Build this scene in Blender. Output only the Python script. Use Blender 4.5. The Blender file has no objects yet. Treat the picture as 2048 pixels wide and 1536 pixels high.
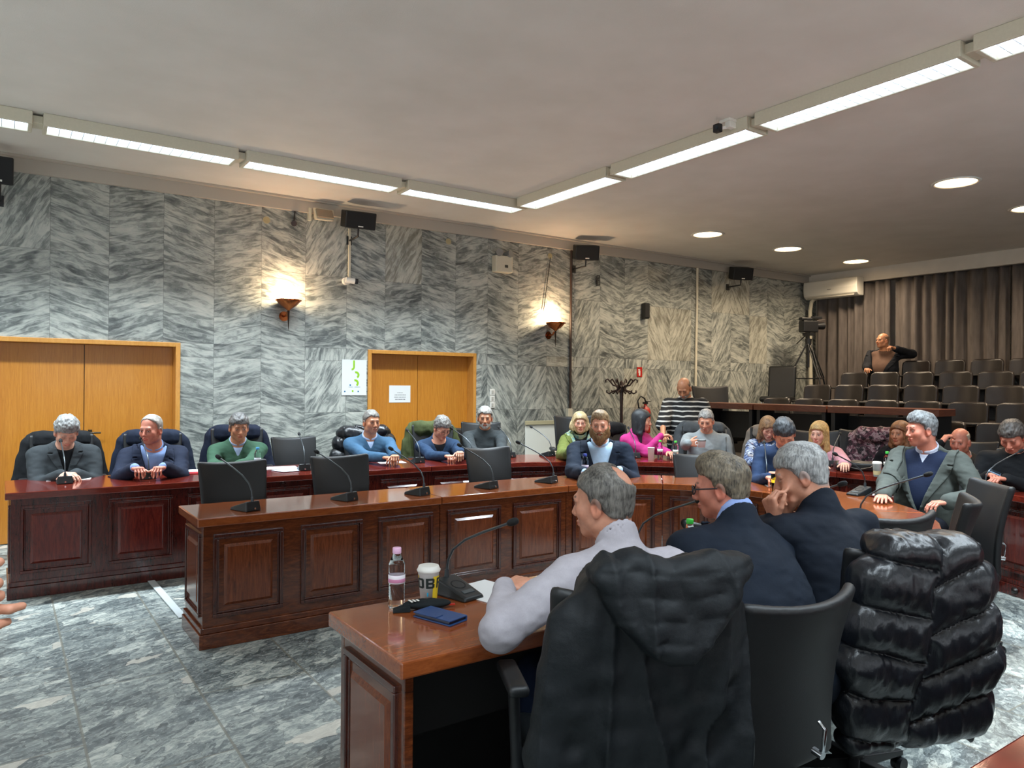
import bpy, math, random
import numpy as np
from mathutils import Vector, Matrix, Quaternion
random.seed(7)
PI = math.pi
SC = bpy.context.scene
COL = SC.collection
H = 1.53; FPX = 1475.2; ROLL = .00765; PITCH = .0018; YAW = .96662
CF = Vector((math.cos(YAW)*math.cos(PITCH), math.sin(YAW)*math.cos(PITCH), math.sin(PITCH)))
_R = Vector((math.sin(YAW), -math.cos(YAW), 0)); _U = _R.cross(CF)
CX = _R*math.cos(ROLL)+_U*math.sin(ROLL); CY = _U*math.cos(ROLL)-_R*math.sin(ROLL)
CAM = Vector((0,0,H))
def ray(u, v): return CF + CX*((u-1024)/FPX) - CY*((v-768)/FPX)
def PT(u, v, t): return CAM + ray(u,v)*t          # photo position -> point of the room at depth t
def PZ(u, v, z): r=ray(u,v); return CAM + r*((z-H)/r.z)
def PY(u, v, Y): r=ray(u,v); return CAM + r*(Y/r.y)
def PX(u, v, X): r=ray(u,v); return CAM + r*(X/r.x)
# ------------------------------------------------------------------ objects
def link(o, parent=None):
    COL.objects.link(o)
    if parent is not None: o.parent = parent
    return o
def tag(o, label=None, cat=None, group=None, kind=None):
    if label: o['label'] = label
    if cat: o['category'] = cat
    if group: o['group'] = group
    if kind: o['kind'] = kind
    return o
def thing(name, label, cat, loc=(0,0,0), rz=0, group=None, sc=1):
    o = bpy.data.objects.new(name, None); o.empty_display_size = .1
    link(o); o.location = loc; o.rotation_euler = (0,0,rz); o.scale = (sc,sc,sc)
    return tag(o, label, cat, group)
def mesh_from(V, F, name, smooth=False, col=None):
    me = bpy.data.meshes.new(name)
    me.from_pydata([tuple(v) for v in V], [], F)
    if smooth: me.polygons.foreach_set('use_smooth', [True]*len(me.polygons))
    me.update(); return me
class MB:
    def __init__(s): s.V=[]; s.F=[]; s.S=[]
    def add(s, V, F, smooth=False):
        n=len(s.V); s.V += [tuple(v) for v in V]; s.F += [tuple(i+n for i in f) for f in F]; s.S += [smooth]*len(F); return s
    def box(s, c, d, rz=0, M=None):
        hx,hy,hz=d[0]/2,d[1]/2,d[2]/2
        P=[Vector((x*hx,y*hy,z*hz)) for x in(-1,1) for y in(-1,1) for z in(-1,1)]
        R = M if M is not None else Matrix.Rotation(rz,3,'Z')
        P=[R@p+Vector(c) for p in P]
        return s.add(P,[(0,1,3,2),(4,6,7,5),(0,4,5,1),(2,3,7,6),(0,2,6,4),(1,5,7,3)])
    def hexa(s, P, n=1):              # 8 corner points bottom 4 (ccw) then top 4
        return s.add(P,[(3,2,1,0),(4,5,6,7),(0,1,5,4),(1,2,6,5),(2,3,7,6),(3,0,4,7)])
    def cyl(s, a, b, r0, r1=None, n=16, caps=True):
        r1 = r0 if r1 is None else r1
        a=Vector(a); b=Vector(b); z=(b-a).normalized()
        x=z.orthogonal().normalized(); y=z.cross(x)
        V=[]; 
        for p,r in((a,r0),(b,r1)):
            for i in range(n):
                t=2*PI*i/n; V.append(p+x*r*math.cos(t)+y*r*math.sin(t))
        s.add(V,[(i,(i+1)%n,n+(i+1)%n,n+i) for i in range(n)],True)
        if caps: s.add(V,[tuple(range(n))[::-1],tuple(range(n,2*n))])
        return s
    def tube(s, pts, r, n=8, caps=True):
        pts=[Vector(p) for p in pts]; m=len(pts); V=[]
        up=None
        for k,p in enumerate(pts):
            d=(pts[min(k+1,m-1)]-pts[max(k-1,0)]).normalized()
            if up is None: x=d.orthogonal().normalized()
            else:
                x=(up-d*up.dot(d)).normalized()
            up=x; y=d.cross(x); rr=r[k] if hasattr(r,'__len__') else r
            for i in range(n):
                t=2*PI*i/n; V.append(p+x*rr*math.cos(t)+y*rr*math.sin(t))
        F=[(k*n+i,k*n+(i+1)%n,(k+1)*n+(i+1)%n,(k+1)*n+i) for k in range(m-1) for i in range(n)]
        s.add(V,F,True)
        if caps: s.add(V,[tuple(range(n))[::-1],tuple(range((m-1)*n,m*n))])
        return s
    def lathe(s, prof, c=(0,0,0), n=24, smooth=True, M=None, cap=True):
        V=[]; c=Vector(c)
        for r,z in prof:
            for i in range(n):
                t=2*PI*i/n; p=Vector((r*math.cos(t),r*math.sin(t),z))
                if M is not None: p=M@p
                V.append(p+c)
        m=len(prof)
        s.add(V,[(k*n+i,k*n+(i+1)%n,(k+1)*n+(i+1)%n,(k+1)*n+i) for k in range(m-1) for i in range(n)],smooth)
        if cap: s.add(V,[tuple(range(n))[::-1],tuple(range((m-1)*n,m*n))])
        return s
    def prism(s, poly, z0, z1, M=None, c=(0,0,0)):
        n=len(poly); V=[Vector((x,y,z0)) for x,y in poly]+[Vector((x,y,z1)) for x,y in poly]
        if M is not None: V=[M@v for v in V]
        V=[v+Vector(c) for v in V]
        return s.add(V,[tuple(range(n))[::-1],tuple(range(n,2*n))]+[(i,(i+1)%n,n+(i+1)%n,n+i) for i in range(n)])
    def mesh(s, name='m'):
        me=bpy.data.meshes.new(name); me.from_pydata(s.V,[],s.F)
        me.polygons.foreach_set('use_smooth', s.S); me.update(); return me
def obj(name, g, mat, parent=None, bevel=0, label=None, seg=2, smooth=None):
    me = g.mesh(name) if isinstance(g, MB) else g
    o = bpy.data.objects.new(name, me); link(o, parent)
    if mat is not None: me.materials.clear(); me.materials.append(mat)
    if bevel:
        m=o.modifiers.new('b','BEVEL'); m.width=bevel; m.segments=seg; m.limit_method='ANGLE'; m.angle_limit=.6; m.harden_normals=False
    if label: o['label']=label
    return o
def dup(root, loc, rz=None, label=None, group=None, sc=None):
    r=root.copy(); COL.objects.link(r); r.location=loc
    if rz is not None: r.rotation_euler=(0,0,rz)
    if sc: r.scale=(sc,sc,sc)
    if label: r['label']=label
    if group: r['group']=group
    for ch in list(root.children):
        c=ch.copy(); COL.objects.link(c); c.parent=r
        for g in list(ch.children):
            d=g.copy(); COL.objects.link(d); d.parent=c
    return r
def struct(name, g, mat, parent=None, bevel=0):
    o=obj(name,g,mat,parent,bevel)
    if parent is None: o['kind']='structure'
    return o
# ------------------------------------------------------------------ node materials
class NT:
    def __init__(s, name):
        s.m=bpy.data.materials.new(name); s.m.use_nodes=True; s.t=s.m.node_tree; s.b=s.t.nodes['Principled BSDF']; s.out=s.t.nodes['Material Output']
    def n(s, typ, **kw):
        nd=s.t.nodes.new(typ)
        for k,v in kw.items():
            if k.startswith('i_'):
                s.set(nd.inputs[k[2:].replace('_',' ')], v)
            else: setattr(nd,k,v)
        return nd
    def set(s, inp, v):
        if isinstance(v, bpy.types.NodeSocket): s.t.links.new(v, inp)
        elif isinstance(v, bpy.types.Node): s.t.links.new(v.outputs[0], inp)
        else: inp.default_value=v
    def math(s, op, a, b=None, c=None):
        nd=s.t.nodes.new('ShaderNodeMath'); nd.operation=op; s.set(nd.inputs[0],a)
        if b is not None: s.set(nd.inputs[1],b)
        if c is not None: s.set(nd.inputs[2],c)
        return nd.outputs[0]
    def mix(s, f, a, b, mode='MIX'):
        nd=s.t.nodes.new('ShaderNodeMix'); nd.data_type='RGBA'; nd.blend_type=mode
        s.set(nd.inputs[0],f); s.set(nd.inputs[6],a); s.set(nd.inputs[7],b); return nd.outputs[2]
    def ramp(s, f, stops, interp='LINEAR'):
        nd=s.t.nodes.new('ShaderNodeValToRGB'); cr=nd.color_ramp; cr.interpolation=interp
        while len(cr.elements)<len(stops): cr.elements.new(.5)
        for e,(p,c) in zip(cr.elements,stops): e.position=p; e.color=(*c,1) if len(c)==3 else c
        s.set(nd.inputs[0],f); return nd.outputs[0]
    def objco(s): return s.n('ShaderNodeTexCoord').outputs['Object']
    def sep(s, v):
        nd=s.n('ShaderNodeSeparateXYZ'); s.set(nd.inputs[0],v); return nd.outputs
    def comb(s, x, y, z):
        nd=s.n('ShaderNodeCombineXYZ'); s.set(nd.inputs[0],x); s.set(nd.inputs[1],y); s.set(nd.inputs[2],z); return nd.outputs[0]
    def noise(s, v, scale, detail=4, rough=.5, dist=0):
        nd=s.n('ShaderNodeTexNoise'); s.set(nd.inputs['Vector'],v); nd.inputs['Scale'].default_value=scale; nd.inputs['Detail'].default_value=detail
        nd.inputs['Roughness'].default_value=rough; nd.inputs['Distortion'].default_value=dist; return nd.outputs[0]
    def scale(s, v, xyz, rot=(0,0,0)):
        nd=s.n('ShaderNodeMapping'); s.set(nd.inputs[0],v); nd.inputs['Scale'].default_value=xyz; nd.inputs['Rotation'].default_value=rot; return nd.outputs[0]
    def bump(s, h, strength=.3, dist=.01):
        nd=s.n('ShaderNodeBump'); nd.inputs['Strength'].default_value=strength; nd.inputs['Distance'].default_value=dist; s.set(nd.inputs['Height'],h)
        s.t.links.new(nd.outputs[0], s.b.inputs['Normal'])
    def col(s, c): s.set(s.b.inputs['Base Color'], c if not isinstance(c,tuple) else (*c,1) if len(c)==3 else c); return s
    def p(s, **kw):
        for k,v in kw.items(): s.set(s.b.inputs[k.replace('_',' ')], v)
        return s
def hx(h):
    c=[int(h[i:i+2],16)/255 for i in(0,2,4)]
    return tuple(x/12.92 if x<=.04045 else ((x+.055)/1.055)**2.4 for x in c)
_mc={}
def plain(name, hexc, rough=.5, metal=0, noise=0, nscale=60, bump=0, **kw):
    key=(name,hexc)
    if key in _mc: return _mc[key]
    n=NT(name); c=hx(hexc); co=n.objco()
    f=n.noise(co,nscale,3)
    a=tuple(max(0,x*(1-noise)) for x in c); b=tuple(min(1,x*(1+noise)) for x in c)
    n.col(n.ramp(f,[(.3,a),(.7,b)])); n.p(Roughness=rough, Metallic=metal, **kw)
    if bump: n.bump(f,bump,.002)
    _mc[key]=n.m; return n.m
def cloth(name, hexc, rough=.85, weave=900, wr=.35, var=.18, sheen=.3):
    key=(name,hexc)
    if key in _mc: return _mc[key]
    n=NT(name); c=hx(hexc); co=n.objco()
    f=n.noise(co,9,4,.6); w=n.noise(co,weave,2)
    a=tuple(x*(1-var) for x in c); b=tuple(min(1,x*(1+var)) for x in c)
    n.col(n.ramp(n.math('ADD',n.math('MULTIPLY',f,.6),n.math('MULTIPLY',w,.4)),[(.35,a),(.65,b)])); n.p(Roughness=rough)
    n.b.inputs['Specular IOR Level'].default_value=.22
    n.bump(n.math('ADD',f,n.math('MULTIPLY',w,.08)),wr,.02)
    _mc[key]=n.m; return n.m
def leather(name, hexc, rough=.42):
    key=(name,hexc)
    if key in _mc: return _mc[key]
    n=NT(name); c=hx(hexc); co=n.objco(); f=n.noise(co,350,3); g=n.noise(co,6,3)
    n.col(n.ramp(g,[(.3,tuple(x*.8 for x in c)),(.7,tuple(x*1.15 for x in c))])); n.p(Roughness=rough); n.bump(n.math('ADD',f,n.math('MULTIPLY',g,2)),.12,.004)
    _mc[key]=n.m; return n.m
def wood(name, c1, c2, c3, rough=.22, sc=(3,3,.8), coat=.3):
    key=(name,c1)
    if key in _mc: return _mc[key]
    n=NT(name); co=n.objco()
    v=n.scale(co,sc); f=n.noise(v,9,6,.62,1.4); g=n.noise(n.scale(co,tuple(x*6 for x in sc)),14,3,.6)
    t=n.math('ADD',n.math('MULTIPLY',f,.75),n.math('MULTIPLY',g,.25))
    n.col(n.ramp(t,[(.3,hx(c1)),(.5,hx(c2)),(.72,hx(c3))])); n.p(Roughness=rough); n.b.inputs['Coat Weight'].default_value=coat; n.b.inputs['Coat Roughness'].default_value=.08
    n.bump(g,.05,.002)
    _mc[key]=n.m; return n.m
def emit(name, hexc, st):
    n=NT(name); n.col(hx(hexc)); n.b.inputs['Emission Color'].default_value=(*hx(hexc),1); n.b.inputs['Emission Strength'].default_value=st; return n.m
# ------------------------------------------------------------------ SDF toolkit
def A(*v): return np.array(v if len(v)>1 else v[0], dtype=np.float32)
def smin(a,b,k):
    h=np.clip(.5+.5*(b-a)/k,0,1); return b+(a-b)*h-k*h*(1-h)
def smax(a,b,k): return -smin(-a,-b,k)
def sph(P,c,r): return np.linalg.norm(P-A(c),axis=1)-r
def caps(P,a,b,ra,rb=None):
    rb=ra if rb is None else rb
    a=A(a); b=A(b); ab=b-a; t=np.clip(((P-a)@ab)/max(1e-9,ab@ab),0,1)
    return np.linalg.norm(P-a-t[:,None]*ab,axis=1)-(ra+(rb-ra)*t)
def ell(P,c,r,R=None):
    q=P-A(c)
    if R is not None: q=q@R            # columns of R = local axes
    r=A(r); k0=np.linalg.norm(q/r,axis=1); k1=np.linalg.norm(q/(r*r),axis=1)+1e-9
    return k0*(k0-1)/k1
def rbox(P,c,h,r,R=None):
    q=P-A(c)
    if R is not None: q=q@R
    q=np.abs(q)-A(h)+r
    return np.linalg.norm(np.maximum(q,0),axis=1)+np.minimum(q.max(axis=1),0)-r
def vn(P,f,seed=0):
    q=P*f+seed*17.31; i=np.floor(q).astype(np.int64); w=(q-i).astype(np.float32); w=w*w*(3-2*w)
    def h(a,b,c):
        n=(a*73856093)^(b*19349663)^(c*83492791); n=(n^(n>>13))*1274126177; return ((n^(n>>16))&0xffff).astype(np.float32)/65535.
    x,y,z=i[:,0],i[:,1],i[:,2]; r=0
    for dx in(0,1):
        for dy in(0,1):
            for dz in(0,1):
                r=r+h(x+dx,y+dy,z+dz)*(w[:,0] if dx else 1-w[:,0])*(w[:,1] if dy else 1-w[:,1])*(w[:,2] if dz else 1-w[:,2])
    return r*2-1
def _nets(fn, lo, hi, res, skip=None):
    lo=A(lo); hi=A(hi); c=6
    nb=np.ceil((hi-lo)/(res*c)).astype(int); nb=np.maximum(nb,1); n=nb*c
    ctr=np.stack(np.meshgrid(*[lo[k]+(np.arange(nb[k])*c+(c-1)/2.)*res for k in range(3)],indexing='ij'),-1).reshape(-1,3).astype(np.float32)
    dc=fn(ctr); act=np.abs(dc)<c*res*1.55
    V=np.repeat(np.repeat(np.repeat(dc.reshape(nb),c,0),c,1),c,2).astype(np.float32)
    bi=np.argwhere(act.reshape(nb))*c
    off=np.stack(np.meshgrid(*[np.arange(c)]*3,indexing='ij'),-1).reshape(-1,3)
    if len(bi)==0: return np.zeros((0,3)),np.zeros((0,4),int)
    for s0 in range(0,len(bi),3000):
        I=(bi[s0:s0+3000,None,:]+off[None]).reshape(-1,3)
        V[I[:,0],I[:,1],I[:,2]]=fn(lo+I.astype(np.float32)*res)
    S=V<0
    cnt=np.zeros(tuple(n-1),np.int8)
    for dx in(0,1):
        for dy in(0,1):
            for dz in(0,1): cnt+=S[dx:n[0]-1+dx,dy:n[1]-1+dy,dz:n[2]-1+dz]
    C=np.argwhere((cnt>0)&(cnt<8)); 
    if len(C)==0: return np.zeros((0,3)),np.zeros((0,4),int)
    idx=-np.ones(tuple(n-1),np.int32); idx[C[:,0],C[:,1],C[:,2]]=np.arange(len(C))
    corn=[(a,b,d) for a in(0,1) for b in(0,1) for d in(0,1)]
    val=np.stack([V[C[:,0]+a,C[:,1]+b,C[:,2]+d] for a,b,d in corn],1)
    acc=np.zeros((len(C),3),np.float32); num=np.zeros(len(C),np.float32)
    for i,ci in enumerate(corn):
        for j,cj in enumerate(corn):
            if j<=i or sum(abs(ci[k]-cj[k]) for k in range(3))!=1: continue
            a=val[:,i]; b=val[:,j]; m=(a<0)!=(b<0)
            t=np.where(m,a/np.where(m,a-b,1),0)
            for k in range(3): acc[:,k]+=np.where(m,ci[k]+t*(cj[k]-ci[k]),0)
            num+=m
    P=lo+(C+acc/num[:,None])*res
    F=[]
    for ax in range(3):
        o1,o2=[(1,2),(2,0),(0,1)][ax]
        a=[slice(None)]*3; b=[slice(None)]*3; a[ax]=slice(0,n[ax]-1); b[ax]=slice(1,n[ax])
        D=S[tuple(a)]!=S[tuple(b)]
        E=np.argwhere(D); E=E[(E[:,o1]>0)&(E[:,o2]>0)&(E[:,o1]<n[o1]-1)&(E[:,o2]<n[o2]-1)]
        u=np.zeros(3,int); u[o1]=1; w=np.zeros(3,int); w[o2]=1
        q=np.stack([idx[tuple((E-u-w).T)],idx[tuple((E-w).T)],idx[tuple(E.T)],idx[tuple((E-u).T)]],1)
        ins=S[tuple(E.T)]
        q=np.where(ins[:,None],q,q[:,::-1]); F.append(q)
    F=np.concatenate(F); F=F[(F>=0).all(1)]
    if skip:
        bad=np.zeros(len(P),bool)
        for l,h in skip: bad|=((P>A(l)+res)&(P<A(h)-res)).all(1)
        F=F[~bad[F].all(1)]
    return P,F
def np_mesh(name,P,F,col=None):
    me=bpy.data.meshes.new(name)
    used=np.zeros(len(P),bool); used[F.ravel()]=True; m=np.cumsum(used)-1; P=P[used]; F=m[F]
    me.vertices.add(len(P)); me.vertices.foreach_set('co',P.astype(np.float32).ravel())
    me.loops.add(F.size); me.loops.foreach_set('vertex_index',F.astype(np.int32).ravel())
    me.polygons.add(len(F)); me.polygons.foreach_set('loop_start',np.arange(0,F.size,4,dtype=np.int32)); me.polygons.foreach_set('loop_total',np.full(len(F),4,np.int32))
    me.polygons.foreach_set('use_smooth',np.ones(len(F),bool)); me.update(calc_edges=True); me.validate()
    if col is not None:
        c=np.ones((len(P),4),np.float32); c[:,:3]=col(P.astype(np.float32)); a=me.color_attributes.new('Col','FLOAT_COLOR','POINT'); a.data.foreach_set('color',c.ravel())
    return me
def sdf(name, fn, lo, hi, res, fine=(), col=None, origin=(0,0,0)):
    Ps=[];Fs=[];n=0
    for l,h,r in fine:
        P,F=_nets(fn,l,h,r); Ps.append(P);Fs.append(F+n);n+=len(P)
    P,F=_nets(fn,lo,hi,res,[(l,h) for l,h,r in fine]); Ps.append(P);Fs.append(F+n)
    P=np.concatenate(Ps);F=np.concatenate(Fs)
    me=np_mesh(name,P,F,col)
    if any(origin):
        co=np.empty(len(me.vertices)*3,np.float32); me.vertices.foreach_get('co',co); co=(co.reshape(-1,3)-A(origin)).ravel(); me.vertices.foreach_set('co',co); me.update()
    return me
# ================================================================== ROOM
WINP=27; YW=8.245; XC=12.68; ZC=3.622; XL=-3.2; YF=-3.6
def marble():
    n=NT('marble_slabs'); co=n.objco(); x,y,z=n.sep(co)
    fx=n.math('DIVIDE',n.math('SUBTRACT',x,.36-4.93),.493); col=n.math('FLOOR',fx); fr=n.math('FRACT',fx)
    # rows
    b=[1.2,1.80,1.945,2.78]
    s=[n.math('GREATER_THAN',z,v) for v in [.6]+b]
    row=s[0]
    for q in s[1:]: row=n.math('ADD',row,q)
    wn=n.n('ShaderNodeTexWhiteNoise'); wn.noise_dimensions='2D'; n.set(wn.inputs['Vector'],n.comb(col,row,0.0)); rnd=wn.outputs[0]
    par=n.math('MODULO',col,2.0); sgn=n.math('SUBTRACT',n.math('MULTIPLY',par,2.0),1.0)
    odd=n.math('GREATER_THAN',rnd,.93)       # a few slabs cut the other way
    lowrow=n.math('MULTIPLY',s[1],n.math('SUBTRACT',1.0,s[2])); lowest=n.math('SUBTRACT',1.0,s[1])
    rightish=n.math('GREATER_THAN',x,5.2)
    strip=n.math('MULTIPLY',s[2],n.math('SUBTRACT',1.0,s[3]))
    steep=n.math('MAXIMUM',n.math('MULTIPLY',n.math('MAXIMUM',lowrow,lowest),rightish),odd)
    ang=n.math('ADD',n.math('MULTIPLY',sgn,n.math('ADD',.22,n.math('MULTIPLY',rnd,.12))),n.math('MULTIPLY',n.math('MULTIPLY',steep,sgn),.72))
    wide=n.math('MULTIPLY',strip,n.math('GREATER_THAN',rnd,.45)); ang=n.math('ADD',ang,n.math('MULTIPLY',wide,1.1))
    ca=n.math('COSINE',ang); sa=n.math('SINE',ang)
    lx=n.math('MULTIPLY',fr,.493)
    u=n.math('ADD',n.math('MULTIPLY',lx,ca),n.math('MULTIPLY',z,sa)); v=n.math('SUBTRACT',n.math('MULTIPLY',z,ca),n.math('MULTIPLY',lx,sa))
    off=n.math('MULTIPLY',n.math('ADD',rnd,n.math('MULTIPLY',n.math('FLOOR',n.math('DIVIDE',col,2.0)),.37)),7.0)
    vec=n.comb(n.math('MULTIPLY',u,2.0),n.math('MULTIPLY',v,9.0),off)
    warp=n.noise(vec,.9,3,.6)
    vec2=n.comb(n.math('MULTIPLY',u,3.2),n.math('ADD',n.math('MULTIPLY',v,19.0),n.math('MULTIPLY',warp,3.6)),off)
    f=n.noise(vec2,1.5,5,.62); g=n.noise(n.comb(n.math('MULTIPLY',u,.9),n.math('MULTIPLY',v,3.0),off),1.3,3,.55); h=n.noise(vec2,5.5,3,.6)
    t=n.math('ADD',n.math('ADD',n.math('MULTIPLY',f,.60),n.math('MULTIPLY',g,.27)),n.math('MULTIPLY',h,.13))
    c=n.ramp(t,[(.36,hx('4f5352')),(.43,hx('6f7471')),(.49,hx('91958f')),(.56,hx('b2b5ad')),(.7,hx('cdccc1'))])
    tint=n.mix(n.math('GREATER_THAN',rnd,.955),c,n.mix(.16,c,(*hx('cbbd9a'),1)))
    bri=n.n('ShaderNodeHueSaturation'); n.set(bri.inputs['Color'],tint); n.set(bri.inputs['Value'],n.math('ADD',.9,n.math('MULTIPLY',rnd,.16)))
    # joints
    jx=n.math('LESS_THAN',n.math('MINIMUM',fr,n.math('SUBTRACT',1.0,fr)),.0045)
    j=jx
    for q in [.6]+b: j=n.math('MAXIMUM',j,n.math('LESS_THAN',n.math('ABSOLUTE',n.math('SUBTRACT',z,q)),.0025))
    n.col(n.mix(n.math('MULTIPLY',j,.6),bri.outputs[0],(*hx('50514e'),1)))
    n.p(Roughness=n.math('ADD',.2,n.math('MULTIPLY',f,.15)))
    n.bump(n.math('SUBTRACT',n.math('MULTIPLY',f,.06),j),.25,.003)
    return n.m
def floor_mat():
    n=NT('breccia_floor'); co=n.objco(); x,y,z=n.sep(co)
    wob=n.noise(co,5,3,.5); 
    xs=n.math('ADD',x,n.math('MULTIPLY',wob,.0)); 
    fx=n.math('DIVIDE',n.math('SUBTRACT',xs,.095-5.0),.52); cx=n.math('FLOOR',fx); rx=n.math('FRACT',fx)
    fy=n.math('ADD',n.math('DIVIDE',n.math('ADD',y,20.0),1.04),n.math('MULTIPLY',cx,.37)); cy=n.math('FLOOR',fy); ry=n.math('FRACT',fy)
    wn=n.n('ShaderNodeTexWhiteNoise'); wn.noise_dimensions='2D'; n.set(wn.inputs['Vector'],n.comb(cx,cy,0.0)); rnd=wn.outputs[0]
    ang=n.math('ADD',.25,n.math('MULTIPLY',rnd,.5)); ca=n.math('COSINE',ang); sa=n.math('SINE',ang)
    u=n.math('ADD',n.math('MULTIPLY',x,ca),n.math('MULTIPLY',y,sa)); v=n.math('SUBTRACT',n.math('MULTIPLY',y,ca),n.math('MULTIPLY',x,sa))
    base=n.comb(n.math('MULTIPLY',u,1.0),n.math('MULTIPLY',v,1.9),n.math('MULTIPLY',rnd,9.0))
    nz=n.n('ShaderNodeTexNoise'); n.set(nz.inputs['Vector'],base); nz.inputs['Scale'].default_value=9; nz.inputs['Detail'].default_value=4
    def addv(a,b,k):
        m=n.n('ShaderNodeVectorMath',operation='MULTIPLY_ADD'); n.set(m.inputs[0],b); m.inputs[1].default_value=(k,k,k); n.set(m.inputs[2],a); return m.outputs[0]
    wv=addv(base,nz.outputs[1],.13)
    def vor(vec,sc,feat,out):
        k=n.n('ShaderNodeTexVoronoi',feature=feat); n.set(k.inputs['Vector'],vec); k.inputs['Scale'].default_value=sc; return k.outputs[out]
    e1=vor(wv,5.5,'DISTANCE_TO_EDGE','Distance'); c1=vor(wv,5.5,'F1','Color'); e2=vor(wv,21,'DISTANCE_TO_EDGE','Distance'); c2=vor(wv,21,'F1','Color')
    a1=n.sep(c1)[0]; a2=n.sep(c2)[0]
    fine=n.noise(wv,34,6,.7); mid=n.noise(wv,7,4,.6)
    t=n.math('ADD',n.math('ADD',n.math('MULTIPLY',a1,.26),n.math('MULTIPLY',a2,.22)),n.math('ADD',n.math('MULTIPLY',fine,.66),n.math('MULTIPLY',mid,.28)))
    c=n.ramp(t,[(.38,hx('343b3c')),(.52,hx('4d5556')),(.66,hx('6c7473')),(.8,hx('929994')),(.95,hx('bcbfb6'))])
    vein=n.math('SUBTRACT',1.0,n.math('SMOOTHSTEP' if False else 'MULTIPLY',n.math('MINIMUM',n.math('DIVIDE',e2,.045),1.0),1.0))
    vein=n.math('MULTIPLY',vein,n.ramp(fine,[(.46,(0,0,0)),(.58,(1,1,1))]))
    c=n.mix(n.math('MULTIPLY',vein,.75),c,(*hx('b4bab4'),1))
    dk=n.math('MULTIPLY',n.math('LESS_THAN',e1,.012),.55); c=n.mix(dk,c,(*hx('3a3f3e'),1))
    cream=n.math('GREATER_THAN',n.sep(c1)[1],.975); c=n.mix(n.math('MULTIPLY',cream,.6),c,(*hx('cfc8ba'),1))
    jn=n.math('LESS_THAN',n.math('MINIMUM',rx,n.math('SUBTRACT',1.0,rx)),.011)
    jy=n.math('LESS_THAN',n.math('MINIMUM',ry,n.math('SUBTRACT',1.0,ry)),.004); j=n.math('MAXIMUM',jn,jy)
    c=n.mix(n.math('MULTIPLY',j,.75),c,(*hx('6e6c60'),1))
    n.col(c); n.p(Roughness=n.math('ADD',.34,n.math('MULTIPLY',fine,.2))); n.bump(n.math('SUBTRACT',n.math('MULTIPLY',fine,.3),j),.15,.004)
    return n.m
M_MARBLE=marble(); M_FLOOR=floor_mat()
def ceil_mat():
    n=NT('painted_ceiling'); co=n.objco(); f=n.noise(co,2.2,3); g=n.noise(co,130,4,.7)
    n.col(n.ramp(f,[(.3,hx('d9d5cc')),(.7,hx('e2ded6'))])); n.p(Roughness=.7); n.bump(g,.25,.006); return n.m
M_CEIL=ceil_mat()
M_PLASTER=plain('plaster','cfc8bc',.8,noise=.04,nscale=5)
M_CREAM=plain('cream_metal','cfc9b4',.45,noise=.03)
M_WHITE=plain('white_plastic','e6e4dc',.4)
M_BLACKP=plain('black_plastic','16181b',.42)
M_CHROME=plain('chrome','c9ccd0',.18,1)
M_DOOR=wood('oak_door','a9691c','bd7a26','c98934',.38,(7,7,.35),.1)
M_DFRAME=wood('door_frame_wood','b97c30','c98c3e','d39a4c',.35,(3,3,.6),.15)
def quadbox(x0,x1,y0,y1,z0,z1): return MB().box(((x0+x1)/2,(y0+y1)/2,(z0+z1)/2),(x1-x0,y1-y0,z1-z0))
struct('floor',quadbox(XL,XC+.2,YF,YW+.4,-.1,0),M_FLOOR)
struct('ceiling',quadbox(XL,XC+.2,YF,YW+.4,ZC,ZC+.1),M_CEIL)
# marble wall with two door recesses
D1=(-.20,1.51); D2=(3.59,5.11); DZ=1.945
m=MB()
for a,b in((XL,D1[0]),(D1[1],D2[0]),(D2[1],XC)): m.box(((a+b)/2,YW+.15,ZC/2),(b-a,.3,ZC))
for a,b in(D1,D2): m.box(((a+b)/2,YW+.15,(DZ+ZC)/2),(b-a,.3,ZC-DZ))
struct('wall_back',m,M_MARBLE)
struct('wall_right',quadbox(XC,XC+.2,YF,YW,0,ZC),M_PLASTER)
struct('wall_left',quadbox(XL-.2,XL,YF,YW+.3,0,ZC),M_PLASTER)
struct('wall_front',quadbox(XL,XC+.2,YF-.2,YF,0,ZC),M_PLASTER)
# cornice along the marble wall: two stepped bands
m=MB(); m.box(((XL+XC)/2,YW-.02,ZC-.085),(XC-XL,.04,.13)); m.box(((XL+XC)/2,YW-.04,ZC-.012),(XC-XL,.08,.024))
struct('trim_1',m,plain('cornice_paint','b3ab9e',.6),bevel=.004)
struct('trim_2',quadbox(XC-.28,XC,YF,YW,3.40,ZC),M_PLASTER)
for k,((a,b),split) in enumerate(((D1,.66),(D2,4.33))):
    e=bpy.data.objects.new('door_%d'%(k+1),None); link(e); e.location=((a+b)/2,YW,0); e['kind']='structure'
    w=b-a; fr=.045
    m=MB(); m.box((-w/2+fr/2,.08,DZ/2),(fr,.2,DZ)); m.box((w/2-fr/2,.08,DZ/2),(fr,.2,DZ)); m.box((0,.08,DZ-fr/2),(w-2*fr,.2,fr))
    obj('door_frame',m,M_DFRAME,e,.004)
    s=split-(a+b)/2
    for x0,x1 in((-w/2+fr,s-.003),(s+.003,w/2-fr)):
        l=obj('door_leaf',quadbox(x0,x1,.135,.175,.006,DZ-fr),M_DOOR,e,.003)
        sx=x1-.05 if x1<w/2-fr-.01 else x0+.05
        h=MB(); h.box((sx,.13,.98),(.035,.012,.16)); h.cyl((sx,.13,1.03),(sx,.08,1.03),.009); h.cyl((sx,.085,1.03),(sx+(-.09 if x1<w/2-fr-.01 else .09),.085,1.03),.009)
        obj('door_handle',h,plain('aged_bronze','4a4032',.4,.8),l)
    if k==0:
        pass
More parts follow.
